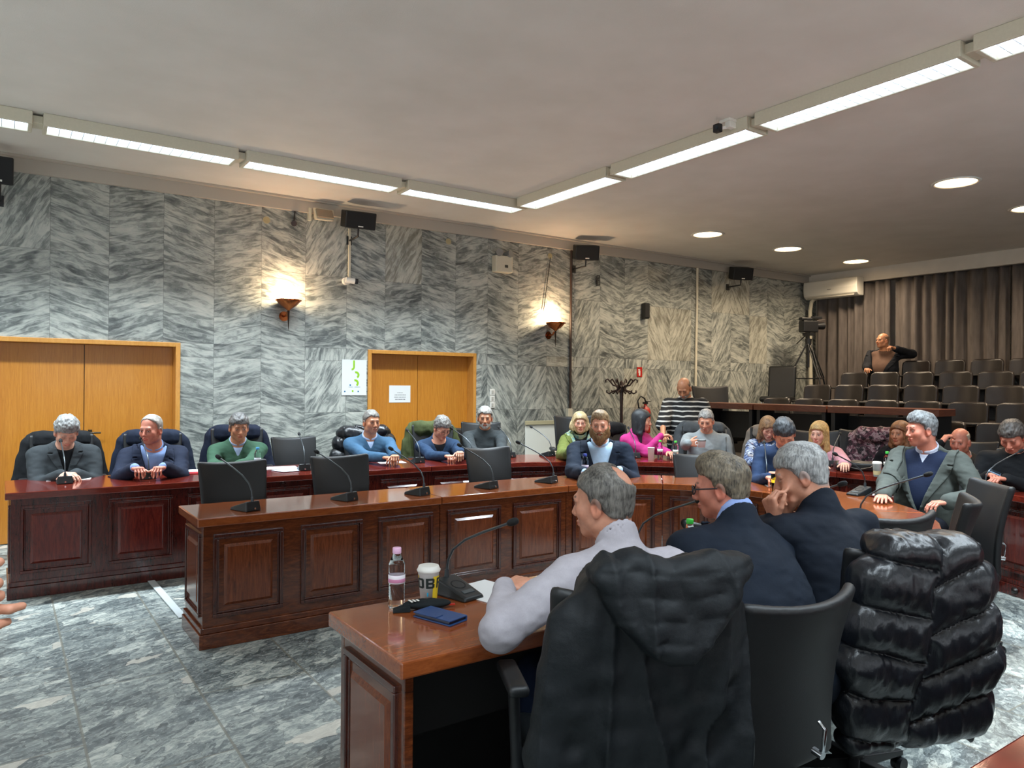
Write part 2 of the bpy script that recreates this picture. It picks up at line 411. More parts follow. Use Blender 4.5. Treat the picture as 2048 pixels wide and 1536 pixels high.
# ------------------------------------------------------------------ ceiling luminaires
M_LENS=emit('lamp_diffuser','dcecff',5.0)
M_LOUV=plain('louvre_white','dfe6ea',.3,.3)
GRPL='louvred fluorescent fixtures in the ceiling track'
def luminaire(x0,y0,x1,y1,label,power=55):
    L=math.hypot(x1-x0,y1-y0); rz=math.atan2(y1-y0,x1-x0)
    e=thing('ceiling_light',label,'ceiling light',((x0+x1)/2,(y0+y1)/2,ZC),rz,GRPL)
    w=.27; L2=L-.07
    m=MB(); m.box((0,-w/2+.012,-.05),(L2,.024,.1)); m.box((0,w/2-.012,-.05),(L2,.024,.1)); m.box((-L2/2+.015,0,-.05),(.03,w-.05,.1)); m.box((L2/2-.015,0,-.05),(.03,w-.05,.1)); m.box((0,0,-.008),(L2-.06,w-.05,.014))
    obj('housing',m,M_CREAM,e,.006)
    m=MB(); m.box((0,0,-.06),(L2-.065,w-.053,.006)); obj('diffuser',m,M_LENS,e)
    m=MB(); nn=int(L2/.085)
    for i in range(1,nn): m.box((-L2/2+.03+(L2-.06)*i/nn,0,-.08),(.004,w-.053,.026))
    m.box((0,0,-.08),(L2-.065,.004,.026)); obj('louvre',m,M_LOUV,e)
    m=MB(); m.box((L/2,0,-.045),(.075,.16,.06)); obj('track_joint',m,M_CREAM,e,.006)
    ld=bpy.data.lights.new('tube_light','AREA'); ld.shape='RECTANGLE'; ld.size=L2-.1; ld.size_y=w-.06; ld.energy=power; ld.color=(.80,.92,1.0); ld.spread=math.radians(108)
    lo=bpy.data.objects.new('tube_light',ld); link(lo,e); lo.location=(0,0,-.094)
    return e
YR=6.78+.145; XR=4.69+.145
xs=[-2.9,-1.34,.21,1.75,3.35,4.90]
nm=['leftmost of all, mostly outside the frame','second from the left, cut by the left picture edge','above the wide left door, first complete one of the left row','above the green jumper man, between two neighbours of the left row','last one of the left row before the corner']
for i in range(5):
    luminaire(xs[i],YR,xs[i+1],YR,'cream louvred fluorescent fixture, '+nm[i])
ys=[6.78,5.24,3.62,2.08,.53,-1.02]
nm=['nearest the corner of the L','second from the corner, carrying the small webcam','third from the corner of the right row','at the top right picture edge','nearest the camera in the right row']
for i in range(5):
    luminaire(XR,ys[i],XR,ys[i+1],'cream louvred fluorescent fixture running toward the camera, '+nm[i])
for i in range(5):  # unseen row, added to light the near figures and desk
    luminaire(xs[i],.30,xs[i+1],.30,'cream louvred fluorescent fixture of the added row above the camera, %s from the left'%['first','second','third','fourth','fifth'][i],24)
# ------------------------------------------------------------------ round downlights
M_DOWN=emit('warm_lamp','ffd7a0',14.0)
k=0; dn={(0,0):'above the striped jumper man',(1,0):'in front of the air conditioner, second of its row',(2,0):'nearest the air conditioner',(0,1):'largest, nearest the camera',(1,1):'cut by the right picture edge',(2,1):'behind the one cut by the picture edge'}
for ix,X in enumerate((7.93,9.73,11.57)):
    for iy,Y in enumerate((6.8,3.6)):
        e=thing('downlight','round recessed warm downlight, '+dn[(ix,iy)],'ceiling light',(X,Y,ZC),0,'round downlights in the rear ceiling')
        m=MB(); m.lathe([(.215,0),(.225,-.006),(.21,-.014),(.19,-.012),(.185,-.002)],n=40,cap=False); obj('trim_ring',m,M_WHITE,e)
        m=MB(); m.lathe([(.19,-.004),(.10,-.008),(.001,-.009)],n=32,cap=False); obj('lamp_face',m,M_DOWN,e)
        ld=bpy.data.lights.new('downlight_lamp','AREA'); ld.shape='DISK'; ld.size=.34; ld.energy=42; ld.color=(1,.80,.58); ld.spread=math.radians(150)
        lo=bpy.data.objects.new('downlight_lamp',ld); link(lo,e); lo.location=(0,0,-.016)
# ------------------------------------------------------------------ added windows, unseen behind and left of the camera, for fill light
M_PANE=emit('glowing_fill_pane','dfe8f2',1.6)  # glowing panes of the added windows
def window(i,c,w,h,rz,power):
    e=bpy.data.objects.new('window_%d'%i,None); link(e); e.location=c; e.rotation_euler=(0,0,rz); e['kind']='structure'
    m=MB()
    for x in(-w/2,0,w/2): m.box((x,0,0),(.06,.06,h+.06))
    for z in(-h/2,h/2): m.box((0,0,z),(w,.06,.06))
    obj('window_frame',m,M_WHITE,e,.004); obj('pane',MB().box((0,-.02,0),(w-.06,.01,h-.06)),M_PANE,e)
    ld=bpy.data.lights.new('fill_light','AREA'); ld.shape='RECTANGLE'; ld.size=w-.1; ld.size_y=h-.1; ld.energy=power; ld.color=(.93,.96,1.0)
    lo=bpy.data.objects.new('fill_light',ld); link(lo,e); lo.location=(0,.05,0); lo.rotation_euler=(PI/2+.75,0,0); ld.spread=math.radians(140)  # added fill, tilted upward to brighten the ceiling
for i,x in enumerate((-1.2,1.6,4.4,7.2)): window(i+1,(x,YF+.04,1.95),2.2,1.7,0,WINP)
for i,y in enumerate((-1.6,1.4,4.4)): window(i+5,(XL+.04,y,1.95),2.2,1.7,-PI/2,WINP*.8)
# ------------------------------------------------------------------ curtain
def curtain_mat():
    n=NT('curtain_cloth'); co=n.objco(); g=n.noise(n.scale(co,(1,1,.2)),20,3); n.col(n.ramp(g,[(.3,hx('57504c')),(.7,hx('6a625d'))])); n.p(Roughness=.9); n.bump(n.noise(co,500,2),.2,.001); return n.m
M_CURT=curtain_mat()
rng=random.Random(3)
for k,(y0,y1) in enumerate(((8.1,6.72),(6.66,4.9),(4.85,3.0),(2.95,.8),(.75,-3.4))):
    m=MB(); N=int(abs(y1-y0)/.018); prof=[]; ph=rng.random()*6
    s=0
    for i in range(N+1):
        y=y0+(y1-y0)*i/N; a=ph+ y*34+1.3*math.sin(y*5.1+k)+.7*math.sin(y*11)
        prof.append((XC-.17+.045*math.sin(a)+.018*math.sin(a*.47+1),y))
    V=[];Z=[.55,1.2,2.0,2.8,3.25,3.39]
    for zi,z in enumerate(Z):
        kz=1.12-.2*zi/5
        for x,y in prof: V.append((XC-.17+(x-XC+.17)*kz+.006*math.sin(y*9+z*2),y,z))
    n1=N+1
    F=[(r*n1+i+1,r*n1+i,(r+1)*n1+i,(r+1)*n1+i+1) for r in range(5) for i in range(N)]
    m.add(V,F,True)
    o=obj('curtain',m,M_CURT); md=o.modifiers.new('s','SOLIDIFY'); md.thickness=.004
    nm=['leftmost panel, under the air conditioner','panel behind the standing man','panel right of the standing man','panel near the right picture edge','panel beyond the right picture edge'][k]
    tag(o,'grey brown pleated full height curtain, '+nm,'curtain','curtain panels on the rear wall')
struct('trim_3',quadbox(XC-.2,XC-.14,YF,YW-.6,3.39,3.40),plain('rail_dark','3a3430',.5))
# audience tiers
M_TIER=plain('tier_carpet','2b2725',.8,noise=.15)
TX=[(7.75,.28),(8.85,.48),(9.75,.68),(10.65,.88),(11.55,1.08)]
for i,(x,z) in enumerate(TX):
    x2=TX[i+1][0] if i<4 else XC
    struct('floor_tier_%d'%(i+1),quadbox(x,x2,YF,YW,0.001,z),M_TIER,bevel=.004)
struct('trim_4',quadbox(8.3,8.8,7.05,YW,.281,.62),M_MARBLE)
# ================================================================== DESKS
W_IN=wood('mahogany_inner','3a1c10','5c2c16','7c4220',.16,(.9,.9,4.0),.5)
W_TOPI=wood('mahogany_inner_top','74391b','8a4824','9c562c',.12,(.7,3.5,3.5),.6)
W_OUT=wood('mahogany_outer','2c0f0c','4a1812','682418',.18,(4,4,.7),.5)
W_PANO=wood('mahogany_outer_panel','3c120d','62201a','7e2e1e',.18,(6,6,.6),.5)
W_PANI=wood('mahogany_inner_panel','4a2214','6b351c','864728',.18,(6,6,.6),.5)
W_FRI=wood('mahogany_inner_frame','301610','47221a','5c3022',.18,(5,5,.7),.5)
W_TOPO=wood('mahogany_outer_top','551a11','6e251a','843423',.12,(.7,3.5,3.5),.6)
M_UNDER=plain('desk_inner_shade','0b0807',.8)  # near black standing for the shade inside the desks
def spline(pts, step=.06):
    out=[]; n=len(pts)
    for i in range(n-1):
        p0=Vector(pts[max(i-1,0)]); p1=Vector(pts[i]); p2=Vector(pts[i+1]); p3=Vector(pts[min(i+2,n-1)])
        m=max(1,int((p2-p1).length/step))
        for k in range(m):
            t=k/m; out.append(.5*((2*p1)+(p2-p0)*t+(2*p0-5*p1+4*p2-p3)*t*t+(3*p1-p0-3*p2+p3)*t**3))
    out.append(Vector(pts[-1])); return out
class Path:            # inner edge of a ring; n>0 goes outward
    def __init__(s, P, closed=False):
        s.P=P; s.N=[]
        for i in range(len(P)):
            d=(P[min(i+1,len(P)-1)]-P[max(i-1,0)]).normalized(); s.N.append(Vector((d.y,-d.x)))
        s.S=[0]
        for i in range(1,len(P)): s.S.append(s.S[-1]+(P[i]-P[i-1]).length)
    def at(s, t):
        t=min(max(t,0),s.S[-1]); i=0
        while i<len(s.S)-2 and s.S[i+1]<t: i+=1
        f=(t-s.S[i])/(s.S[i+1]-s.S[i]); return s.P[i].lerp(s.P[i+1],f), s.N[i].lerp(s.N[i+1],f).normalized()
    def q(s, t, n, z): p,nn=s.at(t); return Vector((p.x+nn.x*n,p.y+nn.y*n,z))
def slab(m, pa, s0, s1, n0, n1, z0, z1, taper=None, step=.1):
    """box along the path; taper=(ds,dn_front,dz): chamfered raised face towards n0"""
    k=max(1,int((s1-s0)/step)) if pa.curv(s0,s1) else 1
    T=[s0+(s1-s0)*i/k for i in range(k+1)]
    V=[]; 
    for t in T: V+= [pa.q(t,n0,z0),pa.q(t,n1,z0),pa.q(t,n1,z1),pa.q(t,n0,z1)]
    F=[(0,1,2,3),(4*k+3,4*k+2,4*k+1,4*k)]
    for i in range(k):
        a=4*i; b=a+4
        F+=[(a,b,b+1,a+1),(a+1,b+1,b+2,a+2),(a+2,b+2,b+3,a+3),(a+3,b+3,b,a)]
    m.add([v-pa.o for v in V],F)
def _curv(s,s0,s1):
    a=s.at(s0)[1]; b=s.at(s1)[1]; c=s.at((s0+s1)/2)[1]; return a.dot(b)<.9999 or a.dot(c)<.9999
Path.curv=_curv
def mould(m, pa, s0, s1, z0, z1, n0, w=.022, d=.014):
    for a,b,c,e in((s0,s1,z0,z0+w),(s0,s1,z1-w,z1),(s0,s0+w,z0+w,z1-w),(s1-w,s1,z0+w,z1-w)): slab(m,pa,a,b,n0-d,n0+.004,c,e)
def raised(m, pa, s0, s1, z0, z1, n0, d=.012, ch=.016):
    k=4 if pa.curv(s0,s1) else 1
    def ringp(i,nn,e):
        a=s0+e; b=s1-e; t=a+(b-a)*i/k; return pa.q(t,nn,z0+e)-pa.o, pa.q(t,nn,z1-e)-pa.o
    V=[];F=[]
    for i in range(k+1):
        lo,hi=ringp(i,n0,0); lo2,hi2=ringp(i,n0-d,ch); V+=[lo,lo2,hi2,hi]
    for i in range(k):
        a=4*i;b=a+4
        F+=[(a,a+1,b+1,b),(a+1,a+2,b+2,b+1),(a+2,a+3,b+3,b+2)]
    F+=[(0,3,2,1),(4*k,4*k+1,4*k+2,4*k+3)]
    m.add(V,F)
class SubPath:   # straight path for end faces
    def __init__(s,a,b,nrm,o): s.a=Vector(a[:2]);s.d=(Vector(b[:2])-s.a).normalized();s.n=Vector(nrm[:2]).normalized();s.o=o
    def q(s,t,n,z): p=s.a+s.d*t+s.n*n; return Vector((p.x,p.y,z))
    def curv(s,a,b): return False
def desk(pa, s0, s1, width, mats, label, nb, ends=(False,False), over=.03, group=None, name='conference_desk'):
    mb,mp,mt,mf=mats; mid=pa.q((s0+s1)/2,width/2,0); e=thing(name,label,'desk',mid,0,group); pa.o=Vector(mid)
    g=.002; s0+=g; s1-=g; HT=.755; th=.05
    m=MB(); slab(m,pa,s0,s1,over,over+.028,.0,HT-th,step=.12); 
    # side walls
    for t,en in((s0,ends[0]),(s1,ends[1])):
        tt=t if t==s0 else t-.03
        if en or True: slab(m,pa,tt,tt+.03,over+.028,width-(.05 if en else .12),.0 if en else .02,HT-th)
    obj('carcass',m,mb,e,.003)
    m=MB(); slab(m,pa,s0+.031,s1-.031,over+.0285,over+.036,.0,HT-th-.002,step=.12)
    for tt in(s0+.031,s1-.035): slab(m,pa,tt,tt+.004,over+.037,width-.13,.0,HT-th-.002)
    slab(m,pa,s0+.036,s1-.036,width*.55,width*.55+.018,.42,.70,step=.12); obj('shade_lining',m,M_UNDER,e)  # modesty panel and liner sheets, blackened to paint in the shade under the top
    m=MB(); slab(m,pa,s0,s1,over-.02,over+.002,.0,.085,step=.12); slab(m,pa,s0,s1,over-.012,over+.002,.085,.12,step=.12); obj('plinth',m,mb,e,.004)
    L=s1-s0; w=L/nb
    for i in range(nb):
        a=s0+i*w+.055; b=s0+(i+1)*w-.055
        m=MB(); mould(m,pa,a,b,.17,.655,over); mould(m,pa,a+.022,b-.022,.192,.633,over,.012,.006); obj('panel_moulding',m,mf,e,.004)
        m=MB(); raised(m,pa,a+.062,b-.062,.235,.59,over); obj('raised_panel',m,mp,e,.0)
    for t,en,sg in((s0,ends[0],1),(s1,ends[1],-1)):
        if not en: continue
        p,nn=pa.at(t); d=Vector((nn.y,-nn.x)) if False else (pa.at(min(t+.05,pa.S[-1]))[0]-pa.at(max(t-.05,0))[0]).normalized()
        sp=SubPath(pa.q(t,over,0),pa.q(t,width,0),d*sg,pa.o); D=width-over-.05
        m=MB(); mould(m,sp,.05,D-.04,.17,.655,0); mould(m,sp,.072,D-.062,.192,.633,0,.012,.006); obj('panel_moulding',m,mf,e,.004)
        m=MB(); raised(m,sp,.10,D-.09,.235,.59,0); obj('raised_panel',m,mp,e)
        m=MB(); slab(m,sp,-.02,D,-.02,.002,0,.085); slab(m,sp,-.012,D,-.012,.002,.085,.12); obj('plinth',m,mb,e,.004)
    m=MB(); so0=s0-(.035 if ends[0] else 0); so1=s1+(.035 if ends[1] else 0)
    # slab with end overhang built from q on extended straight ends
    k=max(1,int((s1-s0)/.1)) if pa.curv(s0,s1) else 1
    T=[s0+(s1-s0)*i/k for i in range(k+1)]; V=[]
    for i,t in enumerate(T):
        p,nn=pa.at(t); dd=(pa.at(min(t+.03,pa.S[-1]))[0]-pa.at(max(t-.03,0))[0]).normalized(); sh=Vector((0,0))
        if i==0 and ends[0]: sh=-dd*.035
        if i==k and ends[1]: sh=dd*.035
        for n,z in((0,HT-th),(width,HT-th),(width,HT),(0,HT)): V.append(Vector((p.x+sh.x+nn.x*n,p.y+sh.y+nn.y*n,z))-pa.o)
    F=[(0,1,2,3),(4*k+3,4*k+2,4*k+1,4*k)]
    for i in range(k):
        a=4*i; b=a+4; F+=[(a,b,b+1,a+1),(a+1,b+1,b+2,a+2),(a+2,b+2,b+3,a+3),(a+3,b+3,b,a)]
    m.add(V,F); obj('desktop',m,mt,e,.006)
    return e
IC=Vector((3.62,3.44)); IR=1.02
ip=[Vector((.95,IC.y-IR)),Vector((2.2,IC.y-IR)),Vector((3.62,IC.y-IR))]+[IC+Vector((IR*math.cos(a),IR*math.sin(a))) for a in [math.radians(d) for d in range(-82,90,8)]]+[Vector((3.62,IC.y+IR)),Vector((2.5,IC.y+IR)),Vector((.95,IC.y+IR))]
INN=Path(ip); n=INN.S[-1]
MI=(W_IN,W_PANI,W_TOPI,W_FRI)
arc0=2.67; arcL=n-2*2.67
desk(INN,0,1.55,.56,MI,'glossy mahogany desk nearest the camera, carrying the pink capped bottle and blue phone case',3,(True,False),.03)
desk(INN,1.55,arc0,.56,MI,'mahogany desk in front of the navy suit man and the navy polo man',2,(False,False),.03)
names=['curved mahogany desk in front of the two empty chairs on the right','curved mahogany desk at the grey blazer man','curved mahogany desk holding the tall orange juice glass','curved mahogany desk in front of the bearded man']
for i in range(4): desk(INN,arc0+arcL*i/4,arc0+arcL*(i+1)/4,.56,MI,names[i],2,(False,False),.03)
desk(INN,arc0+arcL,n-1.55,.56,MI,'straight mahogany desk with two microphones, before the low empty chair',2,(False,False),.03)
desk(INN,n-1.55,n,.56,MI,'straight brown mahogany desk with panelled end on the open floor, three microphones on it',3,(False,True),.03)
OC=Vector((3.4,3.45))
op=[Vector((1.2,.71)),Vector((3.0,.71))]+[OC+Vector((2.95*math.cos(a),2.74*math.sin(a))) for a in [math.radians(d) for d in range(-84,90,6)]]+[Vector((3.3,6.19)),Vector((1.8,6.19)),Vector((.05,6.19))]
OUT=Path(op); n2=OUT.S[-1]; MO=(W_OUT,W_PANO,W_TOPO,W_OUT)
cuts=[0,1.9,3.2,4.5,5.8,7.1,8.4,9.7,n2-3.3,n2-1.66,n2]
nm=['dark red desk at the lower right picture corner','dark red desk beyond the right picture edge','curved dark red desk at the right picture edge below the man with the phone','curved dark red desk behind the grey blazer man','curved dark red desk with the black handbag on it','curved dark red desk in front of the blonde woman in pink','curved dark red desk in front of the grey jumper man with the mug','curved dark red desk in front of the blonde woman in the green jacket','straight dark red desk in front of the blue jumper man','long dark red desk at the left, two men in blazers behind it']
for i in range(len(cuts)-1):
    desk(OUT,cuts[i],cuts[i+1],.80,MO,nm[i],3 if cuts[i+1]-cuts[i]>1.5 else 2,(i==0,i==len(cuts)-2),.06)
# ================================================================== CHAIRS
M_LEA=leather('black_leather','15181a',.36)
M_LEAB=leather('black_leather_back','101214',.5)
M_POLY=plain('chair_plastic','121416',.5)
def make_chair():
    e=thing('office_chair','x','chair')
    def back(P):
        z=P[:,2]; t=np.clip((z-.44)/.52,0,1); hw=.205+.035*t
        y=P[:,1]+.235+.10*t-.05*(P[:,0]/.24)**2*(.6+.8*t)-.03*np.sin(t*3.1)
        Q=np.stack([P[:,0]*.235/hw,y,z],1); 
        edge=.02*(P[:,0]/.235)**2                     # top edge dips towards the middle
        Q[:,2]=z-edge*(z>.8)
        return rbox(Q,(0,0,.695),(.235,.022,.265),.021)
    me=sdf('backrest',back,(-.28,-.46,.38),(.28,-.1,1.02),.008); obj('backrest',me,M_LEAB,e)
    me=sdf('seat',lambda P:rbox(np.stack([P[:,0],P[:,1],P[:,2]-.03*(P[:,0]/.25)**2+.04*np.clip(P[:,1]-.15,0,1)],1),(0,.02,.43),(.245,.24,.042),.04),(-.28,-.26,.36),(.28,.3,.52),.009); obj('seat',me,M_LEA,e)
    m=MB(); m.box((0,-.02,.37),(.3,.26,.03)); m.box((0,-.2,.40),(.09,.18,.02)); m.tube([(.12,.02,.37),(.2,.03,.365),(.27,.04,.36)],.007); obj('mechanism',m,M_POLY,e,.004)
    m=MB(); m.cyl((0,0,.12),(0,0,.24),.028,n=20); m.cyl((0,0,.24),(0,0,.37),.019,n=20); obj('gas_column',m,M_POLY,e)
    m=MB(); m.cyl((0,0,.07),(0,0,.13),.045,.038,n=20)
    for k in range(5):
        a=2*PI*k/5+.3; d=Vector((math.cos(a),math.sin(a),0)); s=Vector((-d.y,d.x,0))
        P=[d*.03-s*.024+Vector((0,0,.075)),d*.31-s*.014+Vector((0,0,.062)),d*.31+s*.014+Vector((0,0,.062)),d*.03+s*.024+Vector((0,0,.075))]
        Q=[P[0]+Vector((0,0,.045)),P[1]+Vector((0,0,.02)),P[2]+Vector((0,0,.02)),P[3]+Vector((0,0,.045))]
        m.hexa(P+Q)
    st=obj('star_base',m,M_POLY,e,.004)
    for k in range(5):
        a=2*PI*k/5+.3; c=Vector((.30*math.cos(a),.30*math.sin(a),.028)); t=Vector((-math.sin(a),math.cos(a),0))
        w=MB(); w.cyl(c-t*.024,c-t*.005,.027,n=16); w.cyl(c+t*.005,c+t*.024,.027,n=16); w.cyl(c,c+Vector((0,0,.045)),.01,n=8); obj('caster',w,M_BLACKP,st)
    for sx in(-1,1):
        me=sdf('armrest',lambda P:smin(rbox(P,(sx*.285,.05,.655),(.034,.125,.016),.015),smin(caps(P,(sx*.27,.04,.40),(sx*.285,.03,.64),.019),caps(P,(sx*.27,.04,.40),(sx*.16,.03,.385),.018),.02),.015),(sx*.24-.12,-.12,.34),(sx*.24+.12,.22,.7),.008); obj('armrest',me,M_POLY,e)
    m=MB(); m.tube([(0,-.325,.52),(0,-.350,.535),(0,-.356,.60),(0,-.335,.615)],.006); m.cyl((0,-.32,.525),(0,-.35,.52),.012); obj('adjusting_lever',m,M_CHROME,e)
    return e
chair0=make_chair(); _used=[False]
def chair(x,y,face,label,z=0,sc=1,arms=True,name=None,zs=None):
    """face: world point the seat looks at, or angle in radians"""
    if not isinstance(face,(int,float)): face=math.atan2(face[1]-y,face[0]-x)
    rz=face-PI/2
    if not _used[0]: c=chair0; _used[0]=True; c.location=(x,y,z); c.rotation_euler=(0,0,rz); c.scale=(sc,sc,sc); c['label']=label; 
    else: c=dup(chair0,(x,y,z),rz,label,sc=sc)
    if zs: c.scale=(sc,sc,zs)
    return c
for x,y,l in((1.36,5.22,'empty black chair tucked behind the first microphone of the inner row'),(2.17,5.24,'empty black chair at the second microphone of the inner row'),(3.58,5.3,'low empty black chair left of the bearded man'),(2.52,7.42,'empty black chair against the marble between the green jumper man and the blue jumper man')):
    chair(x,y,-PI/2,l)
# ================================================================== PEOPLE
def skin_mat():
    n=NT('skin'); a=n.n('ShaderNodeVertexColor'); a.layer_name='Col'; co=n.objco(); f=n.noise(co,60,3)
    c=n.mix(.5,a.outputs[0],n.mix(1.0,a.outputs[0],n.ramp(f,[(.3,(.8,.74,.72)),(.7,(1.1,1.06,1.04))]),'MULTIPLY')); n.col(c); n.p(Roughness=.48)
    n.b.inputs['Subsurface Weight'].default_value=.0; n.bump(n.noise(co,300,2),.08,.001); return n.m
M_SKIN=skin_mat()
def hair_mat(name,c1,c2):
    key=('hair',c1,c2)
    if key in _mc: return _mc[key]
    n=NT(name); co=n.objco(); f=n.noise(n.scale(co,(1,1,.22)),160,3,.6); g=n.noise(co,26,3)
    n.col(n.ramp(n.math('ADD',n.math('MULTIPLY',f,.6),n.math('MULTIPLY',g,.4)),[(.36,hx(c1)),(.62,hx(c2))])); n.p(Roughness=.5); n.bump(f,.6,.004); _mc[key]=n.m; return n.m
Z3=A(0,0,1)
def nrm(v): v=np.asarray(v,np.float32); return v/(np.linalg.norm(v)+1e-9)
def rot_about(v,ax,a): 
    ax=nrm(ax); v=np.asarray(v,np.float32); return v*math.cos(a)+np.cross(ax,v)*math.sin(a)+ax*(ax@v)*(1-math.cos(a))
def head_frame(f2,pitch,roll):
    f=A(f2[0],f2[1],0); r=np.cross(f,Z3); f_=rot_about(f,r,-pitch); u=np.cross(r,f_)      # pitch>0 looks down
    r=rot_about(r,f_,roll); u=rot_about(u,f_,roll); return np.stack([r,f_,u],1)            # columns: right, forward, up
def cran(q):
    d=ell(q,(0,-.015,.042),(.074,.095,.084)); d=smin(d,ell(q,(0,.022,-.03),(.06,.068,.083)),.035); d=smin(d,ell(q,(0,-.05,-.02),(.062,.05,.06)),.03); return d
def face(q,o):
    d=cran(q); jw=o.get('jaw',1.)
    d=smin(d,ell(q,(0,.062,-.092),(.026*jw,.022,.022)),.03)
    for s in(-1,1):
        d=smin(d,sph(q,(s*.043*jw,.005,-.066),.024),.035)
        d=smin(d,ell(q,(s*.042,.058,-.022),(.02,.018,.02)),.03)
        d=smax(d,-sph(q,(s*.031,.108,.006),.021),.016)
        d=smin(d,sph(q,(s*.031,.0745,.004),.0132),.002)
        d=smin(d,caps(q,(s*.018,.083,.0145),(s*.043,.076,.014),.0045,.004),.004)     # upper lid
    d=smin(d,caps(q,(-.034,.078,.026),(.034,.078,.026),.011),.014)
    d=smin(d,caps(q,(0,.084,.014),(0,.105,-.028),.008,.0115),.009)
    for s in(-1,1): d=smin(d,sph(q,(s*.011,.096,-.034),.0085),.006)
    d=smin(d,ell(q,(0,.086,-.058),(.024,.012,.0065)),.006); d=smin(d,ell(q,(0,.085,-.069),(.021,.012,.0075)),.006)
    d=smax(d,-caps(q,(-.02,.0975,-.0632),(.02,.0975,-.0632),.0022),.003)
    for s in(-1,1):
        e=ell(q,(s*.079,-.008,-.008),(.011,.02,.034)); e=smax(e,-ell(q,(s*.090,-.003,-.006),(.009,.011,.02)),.006)
        e=smin(e,sph(q,(s*.075,-.002,-.034),.009),.008); d=smin(d,e,.01)
    return d
ZL_Y=[-.13,-.085,-.05,-.03,-.012,.008,.022,.045,.062,.12]
HL=dict(short=[-.055,-.06,-.05,-.025,.0,.0,.03,.052,.066,.068], low=[-.062,-.07,-.055,-.03,-.01,-.012,.02,.04,.055,.056],
        receding=[-.055,-.06,-.05,-.025,.0,.0,.045,.082,.10,.12], bald=[-.055,-.06,-.05,-.03,-.0,.02,.06,.2,.2,.2])
def hair_d(q,o):
    st=o['hair']; th=o.get('hth',.011); zl=np.interp(q[:,1],ZL_Y,HL[o.get('line','short')]).astype(np.float32)
    if st in('short','crop','bald'):
        side=np.clip((.05-q[:,2])/.08,0,1)
        t=th*(1-.7*side)
        if 'quiff' in o: t=t+o['quiff']*np.clip((q[:,2]-.07)/.05,0,1)*np.clip((q[:,1]+.06)/.12,0,1)
        n=vn(q*A(1,.4,.45),120,3)*.003+vn(q*A(1,.7,1),48,4)*.0035
        d=cran(q)-t-n*(th/.011)
        d=smax(d,zl-q[:,2]+n*3.,.012)
        d=np.maximum(d,-.072-q[:,2])
        if st=='bald': d=smax(d,q[:,2]-.075+.25*np.clip(q[:,1],-1,.0),.01)
        if 'spot' in o: d=smax(d,-sph(q,o['spot'][:3],o['spot'][3]),.006)
        return d
    L=o.get('length',.2); w=o.get('hw',.0)
    n=vn(q*A(1,1,.25),110,3)*.003+vn(q*A(1,1,.4),28,5)*.006*o.get('fluff',1)
    d=cran(q)-.02-n
    d=smax(d,np.interp(q[:,1],[-.2,.03,.05,.075,.12],[-9,-9,.03,.058,.075]).astype(np.float32)-q[:,2],.01)
    for s in(-1,1):
        d=smin(d,caps(q,(s*.076,-.0,.02),(s*(.086+w),.008,-L*.6),.028,.03),.03)-0
        d=smin(d,caps(q,(s*(.082+w),.0,-L*.6),(s*(.074+w*.6),.02+o.get('fwdh',0),-L),.028,.018),.02)
    d=smin(d,ell(q,(0,-.055,-L*.45),(.088+w,.05,L*.6)),.03)
    if o.get('fringe'): d=smin(d,ell(q,(0,.08,.052),(.06,.018,.03)),.012)
    d=smax(d,-ell(q,(0,.1,-.035),(.058,.075,.098+.0)),.008)-0
    return d+n
def beard_d(q,o):
    L=o.get('blen',.012); n=vn(q*A(1,1,.35),150,7)*.003
    d=ell(q,(0,.022,-.03),(.06,.068,.083)); d=smin(d,ell(q,(0,.062,-.092),(.026,.022,.022)),.03)
    for s in(-1,1): d=smin(d,sph(q,(s*.043,.005,-.066),.024),.035)
    d=d-L*.6
    if L>.03: d=smin(d,ell(q,(0,.062,-.115),(.042,.034,.055)),.03)
    d=smin(d,caps(q,(-.026,.088,-.052),(.026,.088,-.052),.009),.008)
    top=np.interp(np.abs(q[:,0]),[0,.028,.04,.07],[-.046,-.05,-.045,.0]).astype(np.float32)
    d=smax(d,q[:,2]-top,.008); d=smax(d,-ell(q,(0,.1,-.064),(.022,.03,.009)),.004); d=smax(d,-.0-q[:,1],.01)
    return d+n
def hand_caps(w,d,pn,th,curl,sc=1,spread=.0):
    """w wrist, d finger direction, pn palm normal, th thumb side"""
    d=nrm(d); pn=nrm(pn-d*(pn@d)); th=nrm(th-d*(th@d)-pn*(th@pn)); palm=[];fing=[]
    for i in range(4):
        o=(.030-.020*i)*sc; L=[.95,1.05,.98,.78][i]*sc; cu=curl*(1+.08*i)
        k=w+d*(.086-.004*abs(i-1))*sc+th*o
        palm.append((w+d*.012*sc+th*o*.6,k,.0145*sc,.0115*sc))
        p=k; v=nrm(d+th*(.06*(1.5-i))*(1+spread)); 
        for j,l in enumerate((.040,.025,.020)):
            v=rot_about(v,np.cross(v,pn),cu*(1,.9,.6)[j]); q=p+v*l*L; fing.append((p,q,(.0088-.0008*j)*sc,(.0082-.0009*j)*sc,i)); p=q
    t0=w+d*.022*sc+th*.022*sc; v=nrm(d*.75+th*.7+pn*.25); t1=t0+v*.036*sc; v=nrm(rot_about(v,np.cross(v,d),.35)+pn*.3*curl); t2=t1+v*.03*sc; t3=t2+nrm(v+pn*.3*curl+d*.2)*.024*sc
    thumb=[(t0,t1,.014*sc,.0105*sc),(t1,t2,.0105*sc,.009*sc),(t2,t3,.009*sc,.0075*sc)]
    return palm,fing,thumb
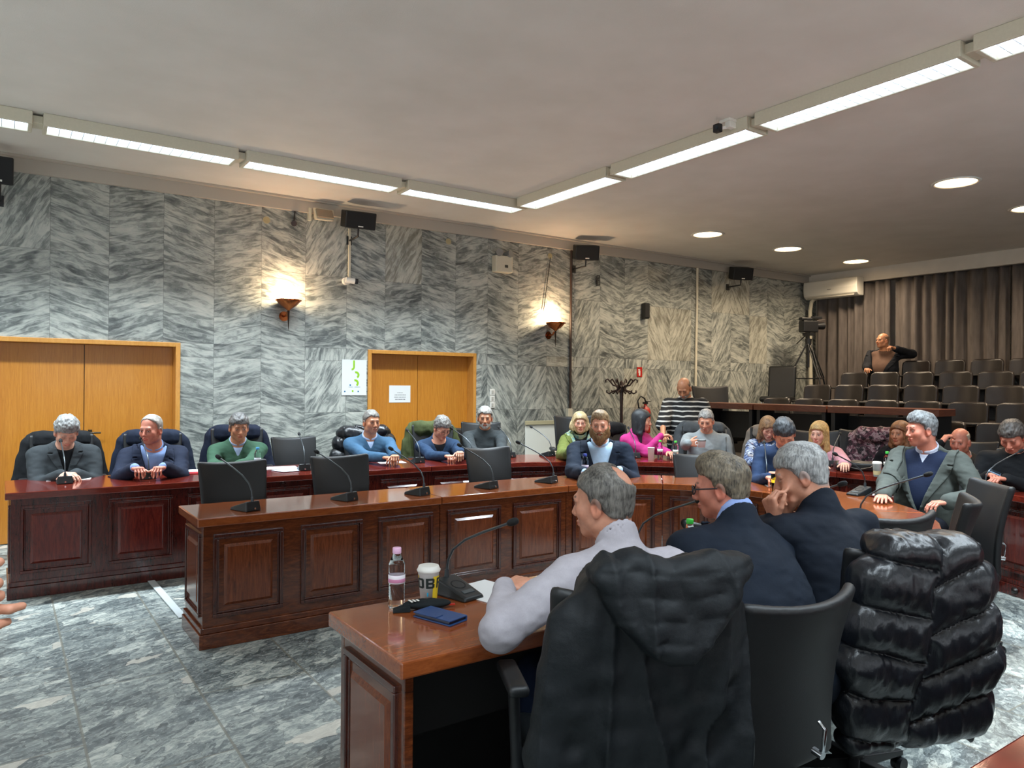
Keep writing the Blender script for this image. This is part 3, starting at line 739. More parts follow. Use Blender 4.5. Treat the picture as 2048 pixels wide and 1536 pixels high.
def hand_sdf(P,H):
    palm,fing,thumb=H; d=None
    for a,b,r0,r1 in palm: e=caps(P,a,b,r0,r1); d=e if d is None else smin(d,e,.012)
    for i in range(4):
        e=None
        for a,b,r0,r1,k in fing:
            if k==i: x=caps(P,a,b,r0,r1); e=x if e is None else smin(e,x,.004)
        d=smin(d,e,.004)
    e=None
    for a,b,r0,r1 in thumb: x=caps(P,a,b,r0,r1); e=x if e is None else smin(e,x,.005)
    return smin(d,e,.007)
def ik(S,W,l1,l2,pole):
    v=W-S; L=np.linalg.norm(v); mx=(l1+l2)*.985
    if L>mx: k=L/mx; l1*=k; l2*=k
    a=(l1*l1-l2*l2+L*L)/(2*L); h=math.sqrt(max(1e-5,l1*l1-a*a)); u=v/L; p=nrm(pole-u*(pole@u)); return S+u*a+p*h
SKIN={'fair':'c98f74','pale':'d3a089','pink':'c9826c','tan':'b57f60','warm':'bb8462'}
def person(label,u,v,t,face_to=None,td=0,hd=None,pitch=0,roll=0,lean=.2,hands=None,o=None,seat=.46,stand=None,shift=0,cat='person'):
    """u,v,t: where the head stands; td/hd: torso / head heading in degrees, 0 = towards the camera, + = towards the photo's right"""
    o=o or {}; s=o.get('s',1.0); HC=A(*PT(u,v,t)); toc=nrm(-HC[:2]); rt=A(-toc[1],toc[0]); rt=rt if rt@A(CX.x,CX.y)>0 else -rt
    hdg=lambda a: A(math.cos(math.radians(a[0])),math.sin(math.radians(a[0]))) if isinstance(a,tuple) else nrm(toc*math.cos(math.radians(a))+rt*math.sin(math.radians(a)))
    f2=hdg(td); f=A(f2[0],f2[1],0); r=np.cross(f,Z3); h2=hdg(td if hd is None else hd); HF=head_frame(h2,math.radians(pitch),math.radians(roll))
    side=r*shift
    base=HC[:2]-f2*lean+side[:2]; fz=stand if stand is not None else 0
    org=(float(base[0]),float(base[1]),float(fz))
    e=thing('person',label,cat,org)
    nk=HC+HF@A(0,-.032,-.075)*s                                   # skull base
    nb=nk*.25+.75*A(nk[0],nk[1],nk[2])-Z3*.065*s-f*(.03*s)
    bw=o.get('bw',1.); fem=o.get('fem',False); belly=o.get('belly',.0)
    if stand is None: pc=A(base[0],base[1],seat+.10)
    else: pc=A(base[0],base[1],max(fz+.75,nb[2]-.55))
    Sc=nb-Z3*.055*s-f*.015; up=nrm(Sc-pc); L=np.linalg.norm(Sc-pc); fo=nrm(f-up*(f@up)); R=np.stack([r,fo,up],1)
    sw=(.165 if fem else .185)*s*bw
    sh=[Sc+r*sw*k-Z3*.03 for k in(-1,1)]
    l1,l2=.285*s,.255*s
    hands=hands or [None,None]; arms=[]; HD=[]
    for i,k in enumerate((-1,1)):           # k=-1 is the person's left hand
        hh=hands[i]
        if hh is None: hh=dict(p=pc+r*k*.2+f*.28+Z3*.1,d=f)
        W=A(*hh['p']); pole=A(*hh['pole']) if 'pole' in hh else r*k*.55-Z3*.8-f*.35
        E=A(*hh['E']) if 'E' in hh else ik(sh[i],W,l1,l2,pole); fd=nrm(W-E); d=A(*hh['d']) if 'd' in hh else nrm(fd*A(1,1,.15)); pn=A(*hh['n']) if 'n' in hh else -Z3
        th=A(*hh['th']) if 'th' in hh else -k*-1*np.cross(-pn,d)*1.0
        if 'th' not in hh: th=np.cross(-pn,d)*k
        arms.append((sh[i],E,W)); HD.append(hand_caps(W,d,pn,th,hh.get('c',.35),s*o.get('hs',1.)))
    chest=Sc*.68+pc*.32+fo*.01; mid=Sc*.35+pc*.65+fo*(.02+belly*.6)
    cw=.165*bw*s; cd_=.112*s*(1+.3*(bw-1))
    def torso(P,g=0):
        d=ell(P,chest,(cw+g,cd_+g,.19*s+g),R); d=smin(d,ell(P,mid,(cw*.95+belly*.5+g,cd_+belly+g,.2*s+g),R),.09)
        d=smin(d,ell(P,pc-fo*.01,(.172*s*bw+g,.135*s+belly*.5+g,.13*s+g),R),.08)
        d=smin(d,caps(P,sh[0]*.86+sh[1]*.14,sh[1]*.86+sh[0]*.14,.055*s+g),.06)
        d=smin(d,caps(P,nb-Z3*.0,sh[0]*.6+sh[1]*.4,.05*s+g,.045*s+g),.05); d=smin(d,caps(P,nb-Z3*.0,sh[1]*.6+sh[0]*.4,.05*s+g,.045*s+g),.05)
        if fem:
            for k in(-1,1): d=smin(d,sph(P,chest+r*k*.075+fo*.085-up*.02,.062+g),.04)
        return d
    def arm(P,i,g=0,end=1.,g2=None):
        S_,E,W=arms[i]; g2=g if g2 is None else g2; W2=E+(W-E)*end
        return smin(caps(P,S_,E,.054*s*(1+.4*(bw-1))+g,.044*s+g),caps(P,E,W2,.043*s+g,.03*s+g2),.025)
    nr=(.05 if fem else .06)*s*(1+.5*(bw-1))
    def neck(P,g=0): return caps(P,nk,nb-Z3*.03,nr-.003+g,nr+.004+g)
    def bodyf(P):
        q=((P-HC)@HF)/s; d=face(q,o)*s; d=smin(d,neck(P),.018); b=torso(P,-.012)
        for i in(0,1):
            b=smin(b,arm(P,i,-.004),.03); b=smin(b,hand_sdf(P,HD[i]),.014)
        return smin(d,b,.03)
    sk=A(*hx(SKIN[o.get('skin','fair')])); hc=A(*hx(o.get('hc','6b5a48'))); brow=A(*hx(o.get('brow',o.get('hc','6b5a48'))))*.8
    def colf(P):
        q=((P-HC)@HF)/s; c=np.tile(sk,(len(P),1)); inh=(np.abs(q[:,2]+.0)<.16)&(np.linalg.norm(q,axis=1)<.18)
        def blend(d,w,cc,a=1.):
            m=(np.clip(.5-d/w,0,1)*a*inh)[:,None]; return c*(1-m)+A(*cc)*m
        c=blend(np.minimum(ell(q,(-.045,.07,-.02),(.022,.03,.02)),ell(q,(.045,.07,-.02),(.022,.03,.02))),.02,sk*A(1.06,.86,.82),.5)
        c=blend(sph(q,(0,.108,-.03),.013),.01,sk*A(1.05,.82,.78),.6)
        c=blend(np.minimum(sph(q,(-.08,-.01,-.01),.03),sph(q,(.08,-.01,-.01),.03)),.02,sk*A(1.06,.78,.72),.6)
        c=blend(ell(q,(0,.093,-.0635),(.024,.02,.0115)),.004,sk*A(.9,.5,.5) if not fem else sk*A(.85,.36,.38),.8)
        c=blend(caps(q,(-.019,.094,-.0635),(.019,.094,-.0635),.0016),.002,sk*.25,.9)
        sb=o.get('stub',0)
        if sb: c=blend(np.maximum(ell(q,(0,.06,-.078),(.062,.06,.046)),-ell(q,(0,.1,-.064),(.02,.03,.008))),.015,A(*hx(o.get('stubc','6d6760'))),sb)
        for k in(-1,1):
            c=blend(sph(q,(k*.031,.088,.002),.019),.012,sk*.5,.65)  # eye socket shadow painted into the skin colour
            if pitch<22:
                c=blend(ell(q,(k*.031,.0885,.002),(.0125,.01,.0048)),.002,(.46,.42,.39)); c=blend(ell(q,(k*.031,.09,.003),(.0055,.012,.0055)),.002,(.03,.02,.015))
            c=blend(caps(q,(k*.018,.088,.0095),(k*.044,.078,.0085),.002),.002,sk*.2,.9)
            c=blend(caps(q,(k*.014,.092,.0265),(k*.046,.078,.029),.0042),.003,brow,.85)
        if o['hair']!='none' and o.get('paint',True):
            zl=np.interp(q[:,1],ZL_Y,HL[o.get('line','short')]).astype(np.float32); m=(np.clip((q[:,2]-zl)/.008,0,1)*inh*(.75 if o.get('line')!='bald' else .35)*(q[:,1]<.09))[:,None]
            if o['hair']=='bald' or o.get('spot'):
                hole=np.clip((q[:,2]-.075)/.02,0,1) if o['hair']=='bald' else np.clip(.5-sph(q,o['spot'][:3],o['spot'][3])/.02,0,1)
                m=m*(1-hole[:,None])
            if o['hair']!='long': c=c*(1-m)+hc*.8*m
        return c
    lo=np.minimum.reduce([HC-.16,pc-.28]+[a[2]-.2 for a in arms]+[a[1]-.1 for a in arms]); hi=np.maximum.reduce([HC+.16,pc+.28]+[a[2]+.2 for a in arms]+[a[1]+.1 for a in arms])
    fine=[(HC-A(.13,.13,.14)*s,HC+A(.13,.13,.16)*s,o.get('hres',.0042))]
    for i in(0,1):
        pts=np.array([p for g in HD[i] for c_ in g for p in c_[:2]]); fine.append((pts.min(0)-.022,pts.max(0)+.022,.0038))
    # if both hands' boxes overlap, merge them
    if (np.maximum(fine[1][0],fine[2][0])<np.minimum(fine[1][1],fine[2][1])).all():
        fine=[fine[0],(np.minimum(fine[1][0],fine[2][0]),np.maximum(fine[1][1],fine[2][1]),.0038)]
    hb=fine[0]; fine=[hb]+[g for g in fine[1:] if not (np.maximum(hb[0],g[0])<np.minimum(hb[1],g[1])).all()] if len(fine)>1 else fine
    if len(fine)<2 or (hands and any(h and h.get('near') for h in hands)):
        fine=[(np.minimum(hb[0],np.minimum(arms[0][2],arms[1][2])-.12),np.maximum(hb[1],np.maximum(arms[0][2],arms[1][2])+.12),.0045)]
    obj('body',sdf('body',bodyf,lo,hi,.012,fine,colf,org),M_SKIN,e)
    # hair
    hm=hair_mat('hair',o.get('hd',o.get('hc','6b5a48')),o.get('hl',o.get('hc','6b5a48')))
    if o['hair']!='none':
        Lh=o.get('length',.0)
        obj('hair',sdf('hair',lambda P:hair_d(((P-HC)@HF)/s,o)*s*.8,HC-A(.17,.17,.13+Lh),HC+A(.17,.17,.19),.0045,origin=org),hm,e)
    if 'blen' in o:
        bm=hair_mat('beard',*o.get('bc',(o.get('hd','6b5a48'),o.get('hl','6b5a48'))))
        obj('beard',sdf('beard',lambda P:beard_d(((P-HC)@HF)/s,o)*s,HC-.2,HC+.14,.004,origin=org),bm,e)
    # clothes
    c=o['top']; kind=c['k']; res=o.get('cres',.0095); wf=c.get('wr',1.)
    def wr(P): return (vn(P*A(1,1,1.7),11,int(u)%50)*.006+vn(P*A(1.2,1.2,2.4),24,int(u)%31)*.0028)*wf
    def upcut(P,h,fr=.35): return np.minimum((P-nb)@nrm(up+fo*fr)-h,.20-np.linalg.norm(P-nb,axis=1))
    def vneck(P,dep,slope,g=0):   # >0 outside the wedge
        a=(P-nb)@up+dep; b=np.abs((P-nb)@r); cf=(P-nb)@fo; return np.maximum(np.maximum(np.maximum((b-a*slope)*.9,-a),-cf),cf-.13-belly-.25*dep)+g
    def top(P,g,end=.97,low=True):
        d=torso(P,g)
        for i in(0,1):
            if 'short' in c: 
                S_,E,W=arms[i]; x=smin(caps(P,S_,E,.066+g,.066+g),caps(P,E,E+(W-E)*.12,.064+g,.07),.03); 
            else: x=arm(P,i,g,end)
            d=smin(d,x,.035)
        return d
    blo=np.minimum.reduce([pc-.3]+[a[2]-.08 for a in arms]+[a[1]-.12 for a in arms]+[nb-.3]); bhi=np.maximum.reduce([pc+.28]+[a[2]+.08 for a in arms]+[a[1]+.12 for a in arms]+[nb+.2])
    mt=c.get('m') or cloth(c.get('n','knit'),c['c'],wr=.25)
    def add(name,fn,m,r=None,label=None): return obj(name,sdf(name,fn,blo,bhi,r or res,origin=org),m,e,label=label)
    def collar(P,h=.028,rr=.010,tk=.006,open_=.03):
        a=nb+Z3*.0; b=nb+Z3*h*1.6+ (nk-nb)*.2; d=np.abs(caps(P,nb-Z3*.01,nb+nrm(nk-nb)*.055,nr+rr,nr+rr*.6))-tk
        d=np.maximum(d,upcut(P,h,.55)); d=np.maximum(d,-upcut(P,-.03,.0)); w_=np.maximum(open_*.9-np.abs((P-nb)@r)*1.,-((P-nb)@fo)); return np.maximum(d,np.minimum(-( np.abs((P-nb)@r)-open_*np.clip(((P-nb)@up+.03)/.05,0,1) ),((P-nb)@fo))*1.)
    low=nb-up*0
    if kind in('sweater','tshirt'):
        def fn(P): return smax(top(P,.014)+wr(P),upcut(P,c.get('h',.012),.45),.012)
        def fv(P): d=fn(P); return smax(d,-vneck(P,c['v'],.55),.008)
        add('sweater',fv if 'v' in c else fn,mt)
        if 'in' in c: 
            im=cloth('shirt_cotton',c['in'],wr=.15); rr=res
            obj('shirt_collar',sdf('c',lambda P:np.minimum(collar(P),smax(torso(P,.007),np.maximum(upcut(P,.0,.5),-(P-nb)@up-.22),.008)),nb-.26,nb+.14,.006,origin=org),im,e)
    elif kind=='turtle':
        def fn(P):
            d=smin(top(P,.013)+wr(P),smax(neck(P,.012)+wr(P)*.3,upcut(P,c.get('h',.05),.4),.01),.02); return smax(d,upcut(P,c.get('h',.05),.4),.01)
        add('sweater',fn,mt)
    elif kind=='shirt':
        def fn(P):
            d=top(P,.012)+wr(P); d=smax(d,upcut(P,.006,.5),.01)
            if 'v' in c: d=smax(d,-vneck(P,c['v'],.5),.008)
            return np.minimum(d,collar(P,tk=.005,open_=.012))
        add('shirt',fn,mt)
        if 'in' in c: obj('undershirt',sdf('c',lambda P:smax(torso(P,.004),upcut(P,.0,.5),.008),blo,bhi,.010,origin=org),cloth('undershirt',c['in']),e)
    elif kind=='jacket':
        dep=c.get('v',.30); sl=c.get('sl',.30)
        def fn(P):
            g=.024; base_=top(P,g,.93); w_=vneck(P,dep,sl); 
            
            d=base_+wr(P); d=smax(d,upcut(P,.012,.3),.012); d=smax(d,-w_,.006)
            lo_=(P-nb)@up+dep; sp=np.maximum(.004-np.abs((P-nb)@r),-((P-nb)@fo)) if c.get('open') is None else None
            col_=np.abs(caps(P,nb-Z3*.02,nb+nrm(nk-nb)*.045,nr+.018,nr+.014))-.006; col_=np.maximum(col_,np.maximum(upcut(P,.016,.35),((P-nb)@fo)-.02)); col_=np.maximum(col_,-upcut(P,-.05,0.))
            return smin(d,col_,.01)
        add('jacket',fn,mt)
        def flap(P):
            w_=vneck(P,dep,sl); a=(P-nb)@up+dep; bb=(P-nb)@r; wd=np.interp(a,[0,dep*.55,dep*.78,dep],[.004,.060,.072,.05]).astype(np.float32)
            tw=(w_-.0)*1.0; d=np.abs(top(P,.031,.5)+wr(P))-.0055; d=np.maximum(d,tw-wd); d=np.maximum(d,-tw+.0); d=np.maximum(d,-a); d=np.maximum(d,upcut(P,.015,.3)); d=np.maximum(d,-(P-nb)@fo+.005)
            notch=np.abs(a-dep*.80)-.004; return np.maximum(d,np.where(w_>.034,-notch,-1))
        obj('lapel',sdf('lapel',flap,blo,bhi,.0055,origin=org),c.get('lm') or mt,e)
        if 'scarf' in c:
            def fs(P):
                w_=vneck(P,dep+.02,sl); d=np.abs(torso(P,.036)+wr(P))-.007; d=np.maximum(d,np.abs(w_-.0)-.04); d=np.maximum(d,upcut(P,.03,.3)); d=np.minimum(d,np.maximum(np.abs(neck(P,.03))-.008+wr(P),np.maximum(upcut(P,.045,.5),-upcut(P,-.03,.5)))); return d
            obj('scarf',sdf('scarf',fs,blo,bhi,.006,origin=org),c['scarf'],e)
        ik_=c.get('ik','shirt'); im=cloth('shirt_cotton' if ik_=='shirt' else 'inner_knit',c['in'],wr=.2)
        def fi(P):
            d=smax(torso(P,.009),upcut(P,.004 if ik_!='turtle' else .02,.5),.008)
            if ik_=='turtle': d=smin(d,smax(neck(P,.01),upcut(P,.04,.4),.008),.01)
            if 'iv' in c: d=smax(d,-vneck(P,c['iv'],.5),.006)
            for i in((0,1) if ik_=='shirt' else ()): d=np.minimum(d,smax(arm(P,i,.008,1.04),-((P-arms[i][1])@nrm(arms[i][2]-arms[i][1])-l2*.55),.01))
            return d
        add('shirt' if ik_=='shirt' else 'sweater',fi,im,.008)
        if ik_=='shirt' or 'col' in c:
            obj('shirt_collar',sdf('c',lambda P:np.minimum(collar(P,tk=.005,open_=.018),smax(torso(P,.0055),np.maximum(upcut(P,.0,.5),-(P-nb)@up-.2),.008)),nb-.24,nb+.13,.006,origin=org),cloth('shirt_cotton',c.get('col',c['in'])),e)
    # legs
    tm=cloth(*o.get('leg',('trousers','1a1d26')))
    if stand is None:
        kn=[pc+f*.42*s+r*k*(.13)+Z3*(-.03) for k in(-1,1)]; an=[A(kn[i][0],kn[i][1],0)+Z3*.10-f*.02 for i in(0,1)]
    else:
        kn=[A(pc[0],pc[1],fz+(pc[2]-fz)*.52)+r*k*.1+f*.02 for k in(-1,1)]; an=[A(pc[0],pc[1],fz+.09)+r*k*.11 for k in(-1,1)]
    def leg(P):
        d=ell(P,pc-up*.02,(.175*s*bw,.145*s,.12),R)
        for i,k in enumerate((-1,1)): d=smin(d,smin(caps(P,pc+r*k*.09-up*.01,kn[i],.088*s,.066),caps(P,kn[i],an[i],.064,.052),.03),.05)
        return d+wr(P)*.7
    ll=np.minimum.reduce([pc-.26]+[x-.12 for x in kn+an]); lh=np.maximum.reduce([pc+.2]+[x+.12 for x in kn+an])
    obj('trousers',sdf('trousers',leg,ll,lh,.014,origin=org),tm,e)
    for i in(0,1):
        def shoe(P,i=i):
            F3=np.stack([r,f,Z3],1); d=smin(ell(P,an[i]+f*.09-Z3*.055,(.045,.12,.04),F3),caps(P,an[i]-Z3*.04,an[i]+Z3*.0,.042),.03); return np.maximum(d,(fz+.002)-P[:,2])
        obj('shoe',sdf('shoe',shoe,an[i]-A(.27,.27,.11),an[i]+A(.27,.27,.08),.011,origin=org),leather('shoe_leather','1b1512'),e)
    # glasses
    if o.get('glasses'):
        m=MB(); T=lambda x,y,z:Vector(HC+HF@A(x,y,z)*s)-Vector(org)
        for k in(-1,1):
            pts=[T(k*.033+.024*math.cos(a),.103-.004*abs(math.cos(a)),.001+.017*math.sin(a)) for a in [2*PI*i/18 for i in range(19)]]; m.tube(pts,o.get('gr',.0016),6)
            m.tube([T(k*.057,.100,.006),T(k*.079,.07,.008),T(k*.083,.0,.006)],o.get('gr',.0016),6)
        m.tube([T(-.009,.105,.004),T(0,.108,.006),T(.009,.105,.004)],o.get('gr',.0016),6); obj('glasses',m,plain('spectacle_frame',o['glasses'],.3),e)
    e['_']=0; del e['_']
    return e,dict(HC=HC,HF=HF,nb=nb,sh=sh,f=f,r=r,up=up,fo=fo,arms=arms,pc=pc,org=org,HD=HD,base=base)
def hp(u,v,z=.80,**k): return dict(p=tuple(PZ(u,v,z)),**k)
def ht(u,v,t,**k): return dict(p=tuple(PT(u,v,t)),**k)
def stripes():
    n=NT('striped_knit'); co=n.objco(); z=n.sep(co)[2]; w=n.math('FRACT',n.math('ADD',n.math('MULTIPLY',z,17.5),n.math('MULTIPLY',n.noise(co,7,2),.5)))
    n.col(n.mix(n.math('GREATER_THAN',w,.70),(*hx('0d1014'),1),(*hx('b9b9b4'),1))); n.p(Roughness=.9); n.bump(n.noise(co,60,3),.3,.006); return n.m
def blotch(name,a,b,c_,sc=22):
    n=NT(name); co=n.objco(); v=n.n('ShaderNodeTexVoronoi'); n.set(v.inputs['Vector'],co); v.inputs['Scale'].default_value=sc; s_=n.sep(v.outputs['Color'])[0]
    f=n.math('ADD',n.math('MULTIPLY',n.noise(co,sc*1.4,3),.7),n.math('MULTIPLY',s_,.5)); n.col(n.ramp(f,[(.35,hx(a)),(.55,hx(b)),(.68,hx(c_)),(.8,hx(a))])); n.p(Roughness=.85); return n.m
M_FLORAL=blotch('floral_cloth','1c1418','5d3542','a08a8c',26); M_BLUEPAT=blotch('blue_patterned_cloth','14233f','2f4f86','b3c1d4',24); M_SCARF=blotch('mottled_scarf','5d6a4a','8f9678','4f7f86',30)
ALL={}
ALL['p1']=person('person with grey hair in a grey blazer and black top looking down at the desk',133,864,6.0,td=4,hd=8,pitch=34,lean=.16,
  hands=[hp(150,948,.80,c=.3),hp(125,950,.80,c=.45)],o=dict(hair='short',line='low',hth=.018,quiff=.012,hc='8d8d8a',hd='5f6060',hl='a0a19f',skin='pale',bw=1.03,top=dict(k='jacket',n='wool',c='34393c',v=.24,sl=.26,ik='tee',**{'in':'0d0e11'})))
ALL['p2']=person('person in a navy suit and open blue shirt speaking with head turned left',302,860,6.2,td=-2,hd=-32,pitch=6,lean=.18,
  hands=[hp(328,935,.85,c=.8),hp(268,937,.85,c=.8)],o=dict(hair='short',line='receding',hth=.007,hc='8f8880',hd='77716b',hl='a8a29a',skin='pink',bw=1.05,top=dict(k='jacket',n='wool',c='1a2133',v=.34,sl=.30,**{'in':'7f97c4'})))
ALL['p3']=person('person with dark grey hair in a green fleece jumper over a blue shirt',478,855,6.75,td=2,hd=10,pitch=12,lean=.16,
  hands=[hp(470,932,.82,c=.9),hp(448,932,.82,c=.8)],o=dict(hair='short',hth=.014,line='low',hc='4c4a48',hd='35363a',hl='6f6c68',skin='tan',bw=1.06,top=dict(k='sweater',n='fleece',c='33503e',v=.11,h=.03,**{'in':'93a3bf'})))
ALL['p4']=person('person in a blue v neck jumper over a light blue shirt',743,845,7.5,td=8,hd=24,pitch=2,lean=.16,
  hands=[hp(790,912,.85,c=.9),hp(768,915,.83,c=.9)],o=dict(hair='short',hth=.008,hc='6f6b66',hd='4d4b48',hl='8b8882',skin='tan',stub=.3,bw=1.08,top=dict(k='sweater',c='375772',v=.10,**{'in':'a9bcdc'})))
ALL['p5']=person('person with glasses in a denim jacket bent over and writing',884,856,7.9,td=12,hd=30,pitch=30,lean=.2,
  hands=[hp(920,905,.86,c=.8),hp(893,912,.82,c=.8)],o=dict(hair='short',hth=.014,line='low',hc='57544f',hd='3c3b3a',hl='87847e',skin='fair',glasses='2a1d18',top=dict(k='shirt',n='denim',c='20354f',v=.16,**{'in':'0e1016'})))
ALL['p6']=person('person with short grey beard in a charcoal roll neck jumper, hands folded',970,836,8.35,td=6,hd=0,pitch=8,lean=.16,
  hands=[hp(990,905,.85,c=.9),hp(974,906,.85,c=.9)],o=dict(hair='short',hth=.012,hc='7d7b77',hd='5c5b59',hl='a5a39d',blen=.004,bc=('8b8882','b9b6b0'),skin='tan',bw=1.05,top=dict(k='turtle',n='fine_knit',c='303537',h=.035)))
ALL['p7']=person('person with short blonde hair in a green jacket and scarf',1160,846,8.5,td=10,hd=4,pitch=4,lean=.14,
  hands=[hp(1170,905,.87,c=.6),hp(1142,905,.87,c=.6)],o=dict(hair='long',length=.085,hw=.012,fluff=2.2,fem=True,hc='a08a60',hd='7d6844',hl='c4b088',brow='7a6238',skin='pale',glasses='7a2a22',s=.95,top=dict(k='jacket',n='green_wool',c='59622e',v=.3,sl=.4,ik='turtle',scarf=M_SCARF,**{'in':'0c0c0e'})))
ALL['p8']=person('person in a navy blazer with a long brown beard facing the camera',1200,852,6.4,td=4,hd=-3,pitch=3,lean=.16,
  hands=[hp(1240,942,.82,c=.5),hp(1168,946,.82,c=.5)],o=dict(hair='short',hth=.008,quiff=.022,hc='5e4a37',hd='4a3929',hl='9b8260',blen=.034,bc=('4c3722','85663f'),skin='fair',bw=1.12,top=dict(k='jacket',n='navy_wool',c='192332',v=.36,sl=.32,**{'in':'a8c4dd'})))
ALL['p9']=person('person with long black hair in a bright pink jumper seen from the side',1284,842,8.25,td=45,hd=84,pitch=6,lean=.14,
  hands=[ht(1337,905,7.9,c=.5),ht(1322,872,8.1,c=.6)],o=dict(hair='long',length=.24,fem=True,hc='15171b',hd='0b0d10',hl='23272d',fluff=.3,skin='fair',s=.95,top=dict(k='turtle',n='pink_knit',c='a82f70',h=.03)))
ALL['p10']=person('person standing in a black and white striped jumper, head bowed',1368,777,8.9,td=-4,hd=-14,pitch=36,lean=.03,stand=0,
  hands=[ht(1400,880,8.75,c=.4),ht(1326,872,8.45,c=.7)],o=dict(hair='bald',line='bald',hth=.003,hc='6e5a4c',hd='5b4b40',hl='7d6a5c',skin='warm',blen=.003,bc=('6f6862','99928b'),bw=1.1,belly=.05,top=dict(k='sweater',c='101214',m=stripes(),short=1),leg=('jeans','1c2533')))
ALL['p11']=person('person in a light grey jumper drinking from a white mug',1412,842,8.15,td=4,hd=-8,pitch=20,lean=.15,
  hands=[hp(1432,908,.80,c=.3),ht(1377,886,7.75,c=.9,d=tuple(CX),n=tuple(CF))],o=dict(hair='short',hth=.009,hc='77746f',hd='4c4b4a',hl='a8a6a1',skin='fair',stub=.2,bw=1.08,top=dict(k='sweater',n='grey_marl_knit',c='868d8f',h=.02)))
ALL['p12']=person('person with brown fringe and red glasses in a blue patterned dress',1536,857,8.0,td=-5,hd=14,pitch=26,lean=.15,
  hands=[hp(1545,925,.82,c=.4),hp(1515,925,.82,c=.4)],o=dict(hair='long',length=.2,fringe=1,fem=True,hc='6b4a33',hd='4a3222',hl='a07c56',skin='pale',glasses='8a2018',s=.95,top=dict(k='sweater',c='2f4f86',m=M_BLUEPAT,h=.0)))
ALL['p13']=person('person with black hair and dark blue shirt bent over the inner desk',1569,868,6.0,td=-14,hd=12,pitch=42,roll=8,lean=.2,
  hands=[hp(1563,948,.84,c=.8),hp(1537,955,.82,c=.8)],o=dict(hair='short',line='low',hth=.013,hc='1a1d20',hd='101215',hl='3b4045',skin='fair',bw=1.04,top=dict(k='shirt',n='dark_blue_cotton',c='1e2f4b')))
ALL['p14']=person('person with long straight blonde hair in a pale pink jacket',1638,868,7.5,td=4,hd=-22,pitch=6,lean=.14,
  hands=[hp(1690,928,.83,c=.5),hp(1640,930,.82,c=.5)],o=dict(hair='long',length=.26,fem=True,fluff=.3,hc='a17c46',hd='7d5b2e',hl='c9a66b',brow='6b5033',skin='pale',s=.95,top=dict(k='jacket',n='pink_wool',c='b98a94',v=.2,sl=.35,ik='tee',**{'in':'b98a94'})))
ALL['p15']=person('person with long brown hair in black half hidden behind the grey blazer man',1800,868,7.35,td=-14,hd=-30,pitch=2,lean=.12,
  hands=[None,None],o=dict(hair='long',length=.2,fem=True,hc='6a3f28',hd='4b2b1b',hl='8f6138',skin='tan',s=.95,top=dict(k='jacket',n='black_wool',c='121316',v=.18,sl=.3,**{'in':'c9c6c2'})))
ALL['p16']=person('person in a grey tweed blazer over a navy jumper gazing left',1842,860,5.4,td=-22,hd=-58,pitch=5,lean=.1,
  hands=[ht(1893,1005,5.05,c=.5,pole=tuple(CX*.9-CF*.3-CY*.3)),hp(1765,992,.79,c=.15)],o=dict(hair='short',hth=.013,quiff=.016,hc='7a7c7b',hd='44474a',hl='868a8b',brow='4a443d',skin='pink',bw=1.08,belly=.03,cres=.008,top=dict(k='jacket',n='tweed',c='4a4f4b',v=.46,sl=.34,ik='knit',iv=.09,col='b6bdd0',**{'in':'18223a'})))
ALL['p17']=person('older person with bald head and black jumper behind the grey blazer man',1920,884,6.9,td=-12,hd=-18,pitch=10,lean=.12,
  hands=[None,ht(1882,886,6.75,c=.7,d=tuple(CY*.6-CX*-.5),n=tuple(CX),near=1)],o=dict(hair='bald',line='bald',hth=.004,hc='b0a08c',hd='9a8a78',hl='c9bcaa',skin='pink',top=dict(k='sweater',n='black_knit',c='121417',v=.05,**{'in':'a9a7a6'})))
ALL['p18']=person('person in a black jacket looking down at a phone at the right picture edge',2024,874,5.8,td=-14,hd=-16,pitch=34,lean=.18,
  hands=[hp(2012,958,.85,c=.7),hp(1978,950,.86,c=.8)],o=dict(hair='short',line='low',hth=.016,hc='403a36',hd='2b2826',hl='5d5650',skin='pink',bw=1.15,top=dict(k='turtle',n='black_fleece',c='111316',h=.015)))
ALL['p19']=person('person standing in the upper seat rows in a dark open jacket and brown jumper',1765,682,12.0,td=-18,hd=-46,pitch=-4,lean=.02,stand=.88,
  hands=[ht(1790,697,11.7,c=1.1,E=tuple(PT(1824,708,11.95)),d=tuple(-CX+CY*.4),near=1),ht(1734,738,11.8,c=.5)],o=dict(hair='bald',line='bald',hth=.002,hc='8a6a55',hd='7a5f4e',hl='96775f',skin='warm',bw=1.15,belly=.07,top=dict(k='jacket',n='dark_navy_wool',c='12151c',v=.6,sl=.35,ik='knit',**{'in':'594439'})))
ALL['n1']=person('person in a pale shirt seen from behind at the nearest desk, balding crown',1205,1006,2.50,td=(82,),hd=(116,),pitch=6,lean=.27,shift=-.04,
  hands=[dict(p=tuple(PT(1008,1180,2.36)),E=tuple(PT(1000,1262,2.13)),d=tuple(CX*.75+CF*.6+CY*.22),c=.42),hp(1150,1165,.80,c=.4)],o=dict(hair='short',hth=.010,line='short',spot=(.012,-.088,.098,.052),hc='4a453f',hd='2c2a27',hl='77736c',skin='fair',bw=1.12,hres=.0032,cres=.007,top=dict(k='shirt',n='white_cotton',c='a7a2a8',wr=1.0),leg=('jeans','1c2740')))
